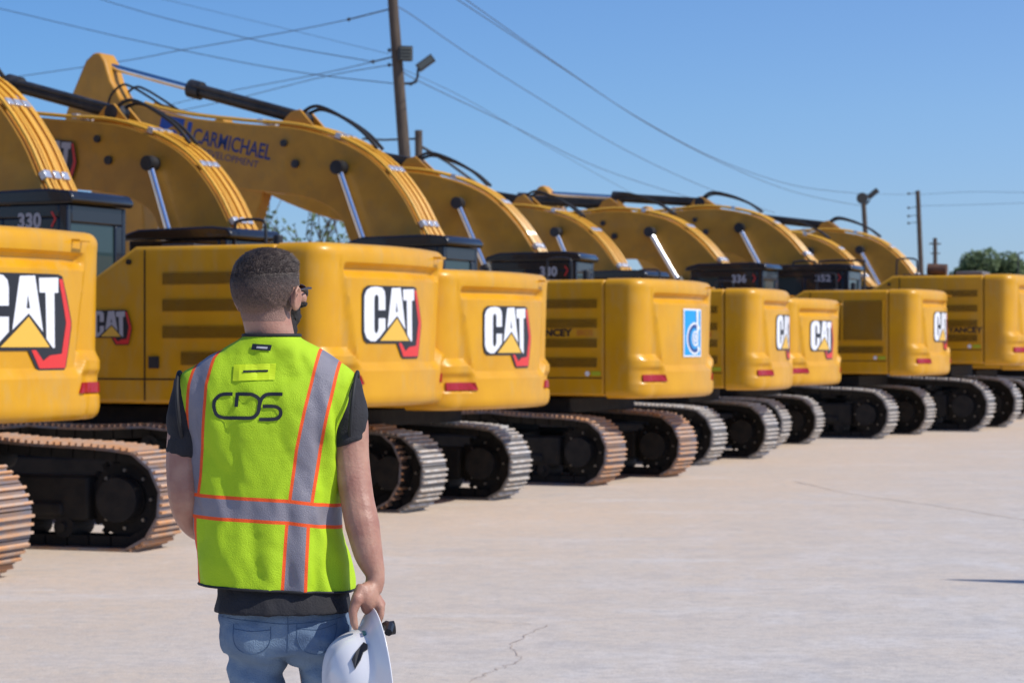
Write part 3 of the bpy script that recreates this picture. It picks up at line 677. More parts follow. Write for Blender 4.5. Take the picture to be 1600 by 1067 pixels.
mb = MB(); t1 = at(1592, 541, 150) - b0; t1.z = 0; mb.tube([t1, at(1591, 398, 150) - b0, at(1594, 395, 150) - b0, at(1600, 395, 150) - b0], .05, 6); mb.build('pole_shaft', LAMP, p)
# unseen wooden pole, made up and added off-frame to cast the shadow on the concrete
gx, gy = g_at(1483, 905); hh = 7.0; k_ = hh / math.tan(SUN_EL)
p = empty('wooden_pole', (gx + k_ * sin(SUN_PHI), gy - k_ * cos(SUN_PHI), 0)); tag(p, 'made-up wooden pole outside the right edge, added to cast the shadow on the concrete', 'pole')
mb = MB(); mb.tube([(0, 0, 0), (0, 0, hh - .8), (0, 0, hh)], [.19, .17, .03], 14); mb.build('pole_shaft', WOOD, p)

# --- wires
WIRE = mat('wire', (.05, .055, .07), .6)
def wire(pts, label, r=.013):
    P = spline([at(*q) for q in pts], 6); mb = MB(); mb.tube(P, r, 5); o = mb.build('overhead_wire', WIRE); tag(o, label, 'wire', 'overhead wires')
D2 = 78.
wire([(-40, 6, 86), (0, 14, D2), (160, 52, 75), (280, 78, 72), (400, 102, 70), (500, 118, 66), (616, 131, 63)], 'overhead wire falling from the upper left edge to below the floodlights of the tall pole')
wire([(120, -12, 80), (240, 24, 75), (344, 50, 72), (440, 72, 68), (583, 97, 63)], 'overhead wire from the top edge over the raised arm to the tall pole bracket')
wire([(-40, 128, 80), (0, 124, 78), (192, 96, 72), (288, 78, 70), (440, 52, 67), (545, 31, 63), (612, 14, 63)], 'overhead wire rising from the left edge to the top of the tall pole')
wire([(200, 190, 90), (288, 172, 84), (372, 154, 78), (508, 120, 68), (610, 102, 63)], 'lowest of the left overhead wires, rising from behind the raised arm', .013)
wire([(250, 168, 90), (344, 146, 80), (500, 116, 68), (583, 97, 63)], 'thin overhead wire rising to the bracket below the floodlights')
wire([(225, -8, 76), (440, 44, 70), (608, 85, 64)], 'faint pale wire high at left meeting the pole at floodlight height', .007)
wire([(616, 10, 63), (640, 22, 65), (730, 84, 72), (850, 159, 82), (970, 231, 95), (1090, 288, 110), (1210, 333, 130)], 'single overhead wire sloping right from the top of the tall pole')
wire([(690, -18, 58), (715, 0, 60), (880, 108, 72), (1000, 186, 84), (1120, 249, 98), (1240, 290, 112), (1345, 303, 120)], 'upper one of the twin wires sweeping from the top edge to the distant floodlights')
wire([(705, -18, 58), (728, 0, 60), (892, 115, 72), (1012, 194, 84), (1132, 257, 98), (1240, 300, 112), (1345, 322, 120)], 'lower one of the twin wires sweeping from the top edge to the distant floodlights')
wire([(629, 112, 63), (658, 129, 65), (790, 192, 78), (940, 264, 95), (1090, 312, 112), (1210, 339, 130)], 'lowest thin wire sloping right from below the floodlights')
wire([(629, 108, 63), (730, 156, 72), (850, 226, 84), (976, 296, 98), (1010, 312, 104)], 'faintest wire sloping right, ending among the middle arms', .008)
wire([(1345, 303, 120), (1434, 304, 125), (1520, 300, 120), (1640, 302, 112)], 'level wire running right from the distant floodlight pole', .009)
wire([(1436, 322, 125), (1520, 320, 120), (1640, 316, 112)], 'level wire running right from the middle of the bare pole', .009)

# --- trees
LEAF = mat('leaf', (.045, .085, .028), .7, var=(.09, .13, .045), vscale=1.5); BARK = mat('bark', (.09, .07, .055), .9)
def tree(loc, h, r, seed, label, leaf=LEAF, n=5200, ls=.22, trunk=.35, zsq=.62):
    rd = random.Random(seed); p = empty('tree', loc); tag(p, label, 'tree')
    mb = MB(); mb.tube([(0, 0, 0), (.1, 0, h * .4), (0, .1, h * .7)], [trunk, trunk * .7, trunk * .3], 10)
    cl = []
    for i in range(26):
        a = rd.uniform(0, 2 * pi); e = rd.uniform(-.35, 1) ; q = Vector((cos(a) * sqrt(1 - e * e * .9), sin(a) * sqrt(1 - e * e * .9), e * zsq)) * r * rd.uniform(.35, .85) + Vector((0, 0, h - r * zsq))
        cl.append((q, r * rd.uniform(.22, .38))); mb.tube([(0, 0, h * rd.uniform(.3, .5)), q * .6 + Vector((0, 0, h * .15)), q], [trunk * .3, trunk * .18, .03], 5)
    mb.build('trunk', BARK, p)
    mb = MB()
    for i in range(n):
        c, cr = rd.choice(cl); d = Vector((rd.gauss(0, 1), rd.gauss(0, 1), rd.gauss(0, .8))).normalized() * cr * rd.uniform(.5, 1.05) ** .5
        q = c + d; a = Vector((rd.gauss(0, 1), rd.gauss(0, 1), rd.gauss(0, 1))).normalized(); b_ = a.orthogonal().normalized(); s = ls * rd.uniform(.6, 1.3)
        mb.add([q - a * s, q - b_ * s * .5, q + a * s, q + b_ * s * .5], [(0, 1, 2, 3)])
    mb.build('crown', leaf, p, smooth=0, fix=False)
tree(at(1545, 541, 170).xy.to_3d(), 8.4, 2.9, 4, 'round dark green tree on the skyline near the right edge', n=9000, ls=.2)
tree(at(1578, 541, 180).xy.to_3d(), 7.6, 2.2, 5, 'lower green bush-like tree against the right side of the round one', n=4000, ls=.2)
# sparse tree behind the arms
rd = random.Random(8); p = empty('bare_tree', at(455, 541, 58).xy.to_3d()); tag(p, 'sparse twiggy tree with few leaves seen under the raised arm', 'tree'); b0 = p.location
mb = MB(); lf = MB()
def branch(q, d, L, r, k):
    e = q + d * L; mb.tube([q, q.lerp(e, .5) + Vector((rd.uniform(-.05, .05), 0, rd.uniform(0, .05))) * L, e], [r, r * .8, r * .6], 5)
    if k > 1:
        for i in range(4):
            c = q.lerp(e, rd.uniform(.3, 1.)) + Vector((rd.gauss(0, .12), rd.gauss(0, .12), rd.gauss(0, .12))); a = Vector((rd.gauss(0, 1), rd.gauss(0, 1), rd.gauss(0, 1))).normalized(); b_ = a.orthogonal(); s = .075
            lf.add([c - a * s, c - b_ * s * .6, c + a * s, c + b_ * s * .6], [(0, 1, 2, 3)])
    if k < 3:
        for i in range(3 + (k < 1)):
            nd = (d + Vector((rd.uniform(-.75, .75), rd.uniform(-.5, .5), rd.uniform(-.25, .5)))).normalized(); branch(q.lerp(e, rd.uniform(.6, 1)), nd, L * rd.uniform(.6, .85), r * .55, k + 1)
for (px, lean) in ((410, -.1), (440, .05), (480, .1), (520, .2)):
    q = at(px, 541, 58) - b0; q.z = 0; branch(q, Vector((lean, 0, 1)).normalized(), 2.3, .08, 0)
mb.build('trunk', BARK, p); lf.build('foliage', LEAF, p, smooth=0, fix=False)
#PERSON
# ------------------------------------------------------------------ PERSON
PX, PD = 417., 5.75; KP = FPX / PD
px_ = lambda x: (x - PX) / KP
pz_ = lambda y: CAMZ + (HY - y) / KP
pl = lambda x, y, d=0: Vector((px_(x), d, pz_(y)))
person = empty('person', ((PX - 800) / KP, PD, 0)); tag(person, 'man seen from behind in a yellow-green safety vest and jeans, holding a white hard hat', 'person')
def remesh(mb, vox, smooth=6, disp=None):
    me = bpy.data.meshes.new('r'); me.from_pydata(mb.v, [], mb.f); bm = bmesh.new(); bm.from_mesh(me); bmesh.ops.recalc_face_normals(bm, faces=bm.faces); bm.to_mesh(me); bm.free()
    o = bpy.data.objects.new('r', me); COL.objects.link(o); m = o.modifiers.new('r', 'REMESH'); m.mode = 'VOXEL'; m.voxel_size = vox
    if smooth: s = o.modifiers.new('s', 'SMOOTH'); s.iterations = smooth; s.factor = .5
    bpy.context.view_layer.update(); r = bpy.data.meshes.new_from_object(o.evaluated_get(bpy.context.evaluated_depsgraph_get())); bpy.data.objects.remove(o)
    if disp:
        ns = [v.normal.copy() for v in r.vertices]
        for v, n in zip(r.vertices, ns): v.co += n * disp(v.co, n)
    r.polygons.foreach_set('use_smooth', [True] * len(r.polygons)); r.update(); return r
def add_me(me, name, mats, parent):
    me.materials.clear()
    for m in (mats if isinstance(mats, list) else [mats]): me.materials.append(m)
    o = bpy.data.objects.new(name, me); COL.objects.link(o); o.parent = parent; return o
def ell(mb, c, r, M=None, n=20, k=12):
    rings = []
    for i in range(1, k):
        a = -pi / 2 + pi * i / k; rings.append([Vector((r[0] * cos(a) * cos(2 * pi * j / n), r[1] * cos(a) * sin(2 * pi * j / n), r[2] * sin(a))) for j in range(n)])
    rings = [[(M @ q if M else q) + Vector(c) for q in rg] for rg in rings]; mb.rings(rings)
def loft(mb, secs, n=64, ex=2.4, m=0):
    rings = []
    for (cx, cy, z, a, b) in secs:
        rg = []
        for j in range(n):
            t = 2 * pi * j / n; c, s = cos(t), sin(t)
            rg.append((cx + a * math.copysign(abs(c) ** (2 / ex), c), cy + b * math.copysign(abs(s) ** (2 / ex), s), z))
        rings.append(rg)
    mb.rings(rings, m=m)
def dense(secs, n):
    P = [Vector(s[:3]) for s in secs]; out = []
    for i in range(len(secs) - 1):
        a = secs[max(i - 1, 0)]; b = secs[i]; c = secs[i + 1]; d = secs[min(i + 2, len(secs) - 1)]
        for k in range(n):
            t = k / n; out.append(tuple(.5 * (2 * b[q] + (c[q] - a[q]) * t + (2 * a[q] - 5 * b[q] + 4 * c[q] - d[q]) * t * t + (3 * b[q] - a[q] - 3 * c[q] + d[q]) * t ** 3) for q in range(5)))
    out.append(secs[-1]); return out
def NZ(p, s, o=0): return noise.noise(Vector((p[0] * s + o, p[1] * s + o * .7, p[2] * s - o)))

SKIN = mat('skin', (.47, .255, .175), .5, var=(.36, .165, .115), vscale=18, bump=.16, bscale=160)
SKIN.node_tree.nodes['Principled BSDF'].inputs['Subsurface Weight'].default_value = .08
SKIN.node_tree.nodes['Principled BSDF'].inputs['Subsurface Radius'].default_value = (.02, .008, .004)
SHIRT = mat('black_cotton', (.016, .015, .018), .85, var=(.022, .021, .025), vscale=20, bump=.25, bscale=180)
DENIM = mat('blue_denim', (.115, .17, .255), .9, var=(.21, .29, .38), vscale=7, bump=.35, bscale=260, ramp=(.42, .72))
STITCH = mat('denim_seam', (.07, .12, .20), .9)
TRIM = mat('black_trim', (.012, .012, .014), .7)
# body: head, neck, arms, hands, legs as one surface
HEADC = Vector((px_(419), .0, 1.780)); HY_ = R(-25); HM = Matrix.Translation(HEADC) @ Matrix.Rotation(HY_, 4, 'Z') @ Matrix.Rotation(R(4), 4, 'X')
hr = HM.to_3x3()
mb = MB()
ell(mb, HM @ Vector((0, -.014, .014)), (.0765, .094, .083), hr.to_4x4(), 28, 18)
ell(mb, HM @ Vector((0, .012, -.008)), (.068, .080, .072), hr.to_4x4(), 24, 14)
ell(mb, HM @ Vector((0, .030, -.055)), (.052, .060, .045), hr.to_4x4(), 24, 14)
ell(mb, HM @ Vector((0, .078, -.088)), (.020, .016, .014), hr.to_4x4())
ell(mb, HM @ Vector((0, .088, .012)), (.040, .010, .007), hr.to_4x4())           # brow
mb.tube([HM @ Vector((0, .088, .005)), HM @ Vector((0, .104, -.022)), HM @ Vector((0, .106, -.030))], [.007, .011, .012], 10)   # nose
ell(mb, HM @ Vector((0, .097, -.033)), (.017, .010, .008), hr.to_4x4())
ell(mb, HM @ Vector((0, .090, -.054)), (.024, .008, .005), hr.to_4x4()); ell(mb, HM @ Vector((0, .089, -.063)), (.021, .008, .006), hr.to_4x4())
for s in (-1, 1):
    ell(mb, HM @ Vector((s * .052, .068, -.018)), (.018, .016, .018), hr.to_4x4())
    q = Matrix.Rotation(s * R(-22), 4, 'Z') @ Matrix.Rotation(R(-8), 4, 'X')
    ell(mb, HM @ Vector((s * .083, -.006, -.016)), (.006, .019, .032), hr.to_4x4() @ q, 14, 10)
    mb.tube([HM @ Vector((s * .079, .008, -.036)), HM @ Vector((s * .090, .004, .004)), HM @ Vector((s * .092, -.010, .014)), HM @ Vector((s * .092, -.022, .002)), HM @ Vector((s * .084, -.018, -.028)), HM @ Vector((s * .080, -.006, -.046))], .0045, 8)
nb = Vector((px_(424), -.012, 1.60))
mb.tube([nb + Vector((0, 0, -.06)), nb, Vector((px_(424), -.010, 1.665)), HM @ Vector((0, -.018, -.045)), HM @ Vector((0, -.018, .0))], [.075, .066, .060, .060, .058], 24)
ell(mb, (0.02, 0, 1.45), (.16, .085, .15)); ell(mb, (.01, 0, 1.25), (.15, .085, .16)); ell(mb, (.035, 0, 1.03), (.145, .095, .14))
def limb(pts, rs): mb.tube(spline(pts, 5), [rs[min(i // 5, len(rs) - 1)] + (rs[min(i // 5 + 1, len(rs) - 1)] - rs[min(i // 5, len(rs) - 1)]) * (i % 5) / 5 for i in range(5 * (len(pts) - 1) + 1)], 16)
# right arm (holds the hat)
limb([(.17, 0, 1.555), (.205, -.01, 1.47), (.212, -.02, 1.37), (.228, -.045, 1.27), (.243, -.07, 1.205), (.259, -.085, 1.135), (px_(590), -.095, pz_(893)), (px_(586), -.10, pz_(915))], [.050, .047, .045, .042, .043, .036, .0235, .024])
ell(mb, (.240, -.06, 1.225), (.040, .042, .06))
# right hand
hp = Vector((px_(581), -.10, pz_(927)))
ell(mb, hp, (.023, .045, .042), Matrix.Rotation(R(8), 4, 'Y'), 20, 12); ell(mb, hp + Vector((-.008, -.022, .008)), (.018, .030, .034))
ell(mb, hp + Vector((.006, -.004, .012)), (.019, .034, .034))
for i, L in enumerate((.92, 1.03, 1.0, .82)):
    y = -.10 + (-.5 + i) * .0195 - .006; x0 = px_(594)
    fp = [(x0 - .006, y, pz_(926)), (x0 + .006, y + .001, pz_(926) - .024 * L), (x0 + .007, y, pz_(926) - .045 * L), (x0 - .001, y, pz_(926) - .063 * L), (x0 - .007, y, pz_(926) - .074 * L)]
    mb.tube(fp, [.0105, .0098, .0092, .0085, .0068], 10)
    ell(mb, fp[1], (.011, .0105, .011)); ell(mb, fp[-1], (.0068, .0068, .0068))
tp = [(px_(572), -.128, pz_(908)), (px_(564), -.148, pz_(926)), (px_(558), -.156, pz_(945)), (px_(560), -.156, pz_(962)), (px_(562), -.154, pz_(968))]
mb.tube(tp, [.017, .015, .0115, .010, .008], 12); ell(mb, tp[-1], (.008, .0085, .008)); ell(mb, tp[1], (.015, .017, .018))
# left arm, forearm carried forward in front of the belly
limb([(-.165, 0, 1.555), (-.195, -.01, 1.47), (-.205, -.02, 1.37), (-.200, -.03, 1.27), (-.188, .02, 1.215), (-.165, .09, 1.18), (-.11, .19, 1.155), (-.085, .22, 1.15)], [.050, .046, .044, .041, .040, .033, .024, .024])
ell(mb, (-.055, .235, 1.148), (.043, .017, .034))
for i in range(4):
    L = (.9, 1.03, 1, .8)[i]; z = 1.175 - i * .019; mb.tube([(-.025, .240, z), (.0 + .006, .236, z - .002), (.022, .222, z - .004), (.022, .205, z - .006)], [.010, .0095, .009, .007], 10)
mb.tube([(-.07, .215, 1.165), (-.045, .20, 1.188), (-.02, .195, 1.192)], [.014, .012, .009], 10)
# legs
limb([(-.015, 0, .97), (-.03, 0, .80), (-.040, -.0, .50), (-.05, -.02, .30), (-.055, -.02, .10), (-.055, .0, .07)], [.06, .054, .045, .042, .036, .036])
limb([(.11, 0, .97), (.14, 0, .80), (.150, -.0, .50), (.165, -.02, .30), (.17, -.02, .10), (.17, 0, .07)], [.06, .054, .045, .042, .036, .036])
for x in (-.06, .175): ell(mb, (x, .05, .045), (.04, .11, .04))
body_me = remesh(mb, .0036, 5)
body = add_me(body_me, 'body', SKIN, person)
HI = HM.inverted()
# hair and beard grown from the scalp faces
def shell(name, fth, fcol, m, parent=person, amp=.002, sc_=140):
    me = body_me; idx = {}; vs = []; at_ = []; fs = []
    th = [None] * len(me.vertices)
    for v in me.vertices:
        h = HI @ v.co
        if abs(h.x) < .13 and abs(h.y) < .14 and -.14 < h.z < .14: th[v.index] = fth(h)
    for f in me.polygons:
        t = [th[i] for i in f.vertices]
        if any(x is None for x in t) or max(t) <= 0: continue
        for i in f.vertices:
            if i not in idx:
                v = me.vertices[i]; h = HI @ v.co; idx[i] = len(vs); tt = th[i]
                d = tt + ((NZ(v.co, sc_) + .8 * noise.noise(Vector((h.x * 260, h.y * 60, h.z * 120)))) * amp * min(1, max(tt, 0) / .004)) if tt > 0 else -.0015
                vs.append(v.co + v.normal * d); at_.append(fcol(h))
        fs.append([idx[i] for i in f.vertices])
    r = bpy.data.meshes.new(name); r.from_pydata(vs, [], fs); a = r.attributes.new('fade', 'FLOAT', 'POINT'); a.data.foreach_set('value', at_)
    r.polygons.foreach_set('use_smooth', [True] * len(fs)); return add_me(r, name, m, parent)
def hairmat(name, dark, light):
    m = mat(name, dark, .7, bump=.6, bscale=420); t = m.node_tree; b = t.nodes['Principled BSDF']
    a = t.nodes.new('ShaderNodeAttribute'); a.attribute_name = 'fade'; n = t.nodes.new('ShaderNodeTexNoise'); n.inputs['Scale'].default_value = 320; n.inputs['Detail'].default_value = 2
    tc = t.nodes.new('ShaderNodeTexCoord'); t.links.new(tc.outputs['Object'], n.inputs['Vector'])
    ad = t.nodes.new('ShaderNodeMath'); ad.operation = 'MULTIPLY_ADD'; t.links.new(n.outputs[0], ad.inputs[0]); ad.inputs[1].default_value = .7; t.links.new(a.outputs['Fac'], ad.inputs[2])
    r = t.nodes.new('ShaderNodeMapRange'); r.inputs[1].default_value = .3; r.inputs[2].default_value = 1.25; t.links.new(ad.outputs[0], r.inputs[0])
    x = t.nodes.new('ShaderNodeMix'); x.data_type = 'RGBA'; x.inputs[6].default_value = (*light, 1); x.inputs[7].default_value = (*dark, 1); t.links.new(r.outputs[0], x.inputs[0]); t.links.new(x.outputs[2], b.inputs['Base Color'])
    return m
HAIR = hairmat('short_brown_hair', (.040, .027, .024), (.42, .24, .18)); 
def hair_th(h):
    front = .062 + .02 * ss(.05, .09, h.z)                       # hairline in front
    y = h.y
    if h.z < -.075 or y > front: return 0
    if abs(h.x) > .079: return 0                                   # ears stay free
    if y > .012 and h.z < -.005 + (y - .012) * 1.1 and not (y < .026 and h.z > -.035): return 0
    low = -.070 + .055 * ss(.045, .075, abs(h.x)) * ss(-.03, .0, y)
    if h.z < low: return 0
    e = min((h.z - low) / .03, (front - y) / .012, 1)
    top = ss(.048, .078, h.z + .10 * (abs(h.x) < .03) * 0)
    return max(.0002, e * (.0025 + .004 * ss(-.03, .05, h.z) + .003 * top + .006 * top * ss(.0, .06, y)))
hair = shell('hair', hair_th, lambda h: min(1.3, .12 + .62 * ss(-.08, .0, h.z) + .40 * ss(.0, .075, h.z)), HAIR, amp=.0017, sc_=130)
# combed strands: long on top and swept forward, stubble on the sides
STR = mat('hair_strand', (.035, .023, .019), .5, var=(.12, .085, .065), vscale=60, ramp=(.3, .7))
rdh = random.Random(21); hm = hair.data; hs = MB(); hn = hr
tris = []; cum = []; tot = 0
for f in hm.polygons:
    h = HI @ f.center; wgt = f.area * (.35 + .65 * ss(.03, .07, h.z)) * ss(-.055, .0, h.z)
    if wgt <= 0: continue
    tot += wgt; cum.append(tot); tris.append(f.index)
import bisect
for i in range(19000):
    f = hm.polygons[tris[min(len(tris) - 1, bisect.bisect(cum, rdh.uniform(0, tot)))]]
    vs = [hm.vertices[v].co for v in f.vertices]; a, b, c = rdh.random(), rdh.random(), rdh.random(); p0 = (vs[0] * a + vs[1] * b + vs[-1] * c) / (a + b + c)
    h = HI @ p0; nrm = f.normal; top = ss(.03, .07, h.z)
    L = (.0028 + .0075 * top + .008 * top * ss(.0, .06, h.y)) * rdh.uniform(.7, 1.15)
    comb = hn @ Vector((rdh.gauss(.25, .25), .9 + rdh.gauss(0, .2), .25 if top > .5 else -.6)); 
    d1 = (nrm * 1.0 + comb * (.35 + .2 * top)).normalized(); d2 = (nrm * .55 + comb * .9).normalized()
    sd_ = d1.cross(nrm); sd_ = (sd_ if sd_.length > .01 else Vector((1, 0, 0))).normalized() * rdh.uniform(.0004, .0008)
    p0 = p0 - nrm * .001; p1 = p0 + d1 * L * .55; p2 = p1 + d2 * L * .55
    hs.add([p0 - sd_, p0 + sd_, p1 + sd_ * .8, p1 - sd_ * .8, p2], [(0, 1, 2, 3), (3, 2, 4)])
hs.build('hair_strand', STR, hair, smooth=0, fix=False)
def beard_th(h):
    if h.y < .012 or h.z > -.028 + (.012 if abs(h.x) < .03 else 0) - .0 * h.y: 
        if not (.012 < h.y < .030 and h.z < -.0 and abs(h.x) > .05 and abs(h.x) < .079): return 0
    if abs(h.x) < .022 and -.070 < h.z < -.047 and h.y > .08: return 0
    if h.z > -.045 and abs(h.x) < .018 and h.y > .095: return 0
    e = min((h.y - .012) / .012, 1, max(.1, (h.z + .115) / .02)); return max(.0003, .009 * e * ss(.0, -.06, h.z) + .002)
shell('beard', beard_th, lambda h: .9, hairmat('dark_beard', (.016, .011, .010), (.06, .04, .03)), amp=.003)
# eyes and sunglasses
EYE = mat('eye_white', (.7, .68, .66), .2)
for s in (-1, 1):
    mb = MB(); ell(mb, HM @ Vector((s * .031, .078, -.004)), (.012, .012, .012)); mb.build('eye', EYE, person)
mb = MB()
for s in (-1, 1):
    L = []
    for k in range(18):
        a = 2 * pi * k / 18; L.append((s * .034 + .026 * cos(a) * (1 - .1 * sin(a)), -.004 + .020 * sin(a)))
    rg = [[HM @ Vector((u, y + .108 - abs(u) * .25, v)) for u, v in L] for y in (0, .003)]; mb.rings(rg, m=0)
    mb.tube([HM @ Vector((s * .058, .096, .006)), HM @ Vector((s * .074, .085, .006)), HM @ Vector((s * .083, .03, .006)), HM @ Vector((s * .086, .0, .004)), HM @ Vector((s * .086, -.012, -.012))], .0028, 8, 1)
mb.tube([HM @ Vector((-.01, .108, .004)), HM @ Vector((.01, .108, .004))], .0025, 8, 1)
mb.build('sunglasses', [mat('dark_lens', (.03, .015, .01), .05, coat=.5), mat('glasses_frame', (.05, .03, .02), .3)], person)
# shirt
mb = MB()
loft(mb, dense([(.042, -.006, pz_(953), .169, .132), (.040, -.004, 1.035, .162, .116), (.028, 0, 1.10, .150, .098), (.010, 0, 1.25, .145, .090), (.0, 0, 1.40, .158, .100), (0, 0, 1.50, .178, .108), (0, 0, 1.565, .180, .098), (0, -.004, 1.615, .140, .083), (.008, -.008, 1.655, .085, .073), (.010, -.008, 1.672, .068, .066)], 3), 48)
mb.tube([(.14, 0, 1.555), (.188, -.008, 1.532), (.202, -.015, 1.47), (.202, -.018, 1.42), (px_(547), -.02, pz_(694))], [.056, .057, .054, .050, .050], 24)
mb.tube([(-.14, 0, 1.555), (-.182, -.008, 1.532), (-.196, -.015, 1.47), (-.196, -.018, 1.42), (px_(289), -.02, pz_(712))], [.056, .057, .053, .048, .047], 24)
me = remesh(mb, .005, 4, lambda p, n: .0035 * NZ(p, 22, 3) + .002 * NZ((p.x, p.y, p.z * .5), 45, 7))
shirt = add_me(me, 'shirt', SHIRT, person)
# jeans
mb = MB()
loft(mb, dense([(.040, 0, 1.04, .150, .098), (.042, .0, .98, .163, .110), (.046, -.002, .925, .163, .116), (.050, 0, .885, .158, .108)], 3), 40)
ell(mb, (-.02, -.045, .925), (.085, .076, .075)); ell(mb, (.112, -.045, .925), (.085, .076, .075))
def leg(x0, x1, x2):
    loft(mb, dense([(x0, 0, .93, .075, .10), (x0, 0, .85, .072, .09), (x1, -.004, .70, .066, .078), (x1 + .005, 0, .52, .060, .066), (x2, -.01, .32, .058, .066), (x2, -.01, .10, .054, .062), (x2, .0, .055, .058, .07)], 3), 28, 2.1)
leg(px_(402), -.035, -.055); leg(px_(514), .15, .17)
def jd(p, n):
    d = .0045 * NZ((p.x, p.y, p.z * 2.2), 14, 5) - .006 * (abs(NZ((p.x * .7, p.y, p.z * 2.0 + p.x), 11, 15)) - .2) + .0025 * NZ((p.x, p.y, p.z * 1.5), 34, 9)
    if .80 < p.z < .93: d += .004 * sin(p.z * 95 + p.x * 30) * ss(.93, .88, p.z)
    return d
jeans = add_me(remesh(mb, .0055, 3, jd), 'jeans', DENIM, person)
# vest
VH = [(px_(430), .0, pz_(914), .1885, .128), (.010, 0, 1.12, .186, .126), (.0, 0, 1.20, .180, .121), (-.003, 0, 1.30, .181, .120), (-.003, 0, 1.38, .188, .124), (.002, 0, 1.46, .206, .127), (.005, 0, 1.53, .219, .122), (.007, 0, 1.575, .214, .110), (.009, -.003, 1.610, .168, .099), (.011, -.006, 1.640, .120, .089), (.012, -.008, 1.664, .078, .080), (.013, -.008, 1.672, .070, .076)]
secs = dense(VH, 12); nr = 220; rings = []
for (cx, cy, z, a, b) in secs:
    rg = []
    for j in range(nr):
        t = 2 * pi * j / nr; c, s = cos(t), sin(t); ex = 2.5
        p = Vector((cx + a * math.copysign(abs(c) ** (2 / ex), c), cy + b * math.copysign(abs(s) ** (2 / ex), s), z))
        # hem tilts down to the right, cloth folds
        low = ss(1.25, 1.05, z); p.z += -low * (p.x) * .05
        n = Vector((c, s, 0)); f = 0
        f += .007 * low * sin(p.x * 75 + 2.0 * NZ(p, 5)) * ss(.02, .12, p.x + .06)
        f += .006 * NZ((p.x * 1.6, p.y, p.z * .55), 13, 2) + .004 * NZ((p.x, p.y, p.z * .7 + p.x), 26, 8)
        f += .006 * ss(.10, .17, p.x) * sin(p.x * 120 + p.z * 14) * ss(1.60, 1.45, z)
        f += .010 * (abs(NZ((p.x * 1.5 + p.z * .5, p.y, p.z * .8 - p.x * .3), 8, 11)) - .2) + .002 * (abs(NZ((p.x + p.z, p.y, p.z - p.x), 22, 4)) - .2)
        f += .003 * sin((p.z - .8 * p.x) * 90) * ss(1.50, 1.58, z) * ss(1.66, 1.6, z) * ss(.12, .02, abs(p.x - .01))
        k = ss(1.672, 1.62, z)
        rg.append(p + n * f * k)
    rings.append(rg)
mb = MB(); mb.rings(rings, cap=False)
vest = mb.build('safety_vest', [], person, smooth=180, fix=False); vme = vest.data
sol = vest.modifiers.new('s', 'SOLIDIFY'); sol.thickness = .003; sol.offset = -1
def lerp_tab(tab, y):
    if y <= tab[0][0]: return tab[0][1]
    for (a, b), (c, d) in zip(tab, tab[1:]):
        if y <= c: return b + (d - b) * (y - a) / (c - a)
    return tab[-1][1]
LT = [(545, 335), (560, 326), (600, 316), (640, 313), (700, 311), (740, 311), (765, 309), (800, 304), (850, 303.5), (918, 309)]
LW = [(545, 11.5), (640, 12), (700, 10), (765, 5.5), (800, 4), (918, 4.5)]
RT = [(540, 521), (560, 517), (600, 509), (640, 500), (700, 487.5), (770, 477.5), (820, 471), (918, 466.5)]
RW = [(540, 14.5), (640, 15), (700, 15), (770, 14.5), (820, 14), (918, 15.5)]
al = []; ar = []; ab = []
for v in vme.vertices:
    X = PX + v.co.x * KP; Y = HY - (v.co.z - CAMZ) * KP
    al.append((abs(X - lerp_tab(LT, Y)) - lerp_tab(LW, Y)) / 5.0); ar.append((abs(X - lerp_tab(RT, Y)) - lerp_tab(RW, Y)) / 5.0)
    yb = 786 + (X - 300) * .055 + 6 * ss(440, 540, X); ab.append((abs(Y - yb) - 14.) / 5.5)
for nme, arr in (('sl', al), ('sr', ar), ('sb', ab)):
    a = vme.attributes.new(nme, 'FLOAT', 'POINT'); a.data.foreach_set('value', arr)
def vestmat():
    m = mat('hi_vis_mesh', (.42, .78, .004), .7, bump=.35, bscale=420); t = m.node_tree; b = t.nodes['Principled BSDF']
    def M(op, a, c=None):
        n = t.nodes.new('ShaderNodeMath'); n.operation = op
        for i, v in enumerate((a, c)):
            if v is None: continue
            if isinstance(v, (int, float)): n.inputs[i].default_value = v
            else: t.links.new(v, n.inputs[i])
        return n.outputs[0]
    A = {}
    for k in ('sl', 'sr', 'sb'):
        n = t.nodes.new('ShaderNodeAttribute'); n.attribute_name = k; A[k] = n.outputs['Fac']
    vert = M('MINIMUM', A['sl'], A['sr']); band_in = M('LESS_THAN', A['sb'], 1.0)
    # vertical tapes stop at the belt
    vert2 = M('ADD', vert, M('MULTIPLY', band_in, 10)); allm = M('MINIMUM', vert2, A['sb'])
    grey = M('LESS_THAN', allm, 0.0); oran = M('LESS_THAN', allm, 1.0)
    x = t.nodes.new('ShaderNodeMix'); x.data_type = 'RGBA'; x.inputs[6].default_value = (.43, .65, .006, 1); x.inputs[7].default_value = (.95, .105, .012, 1); t.links.new(oran, x.inputs[0])
    y = t.nodes.new('ShaderNodeMix'); y.data_type = 'RGBA'; y.inputs[7].default_value = (.235, .22, .255, 1); t.links.new(x.outputs[2], y.inputs[6]); t.links.new(grey, y.inputs[0])
    t.links.new(y.outputs[2], b.inputs['Base Color'])
    r = M('SUBTRACT', .75, M('MULTIPLY', grey, .30)); t.links.new(r, b.inputs['Roughness']); return m
vme.materials.append(vestmat())
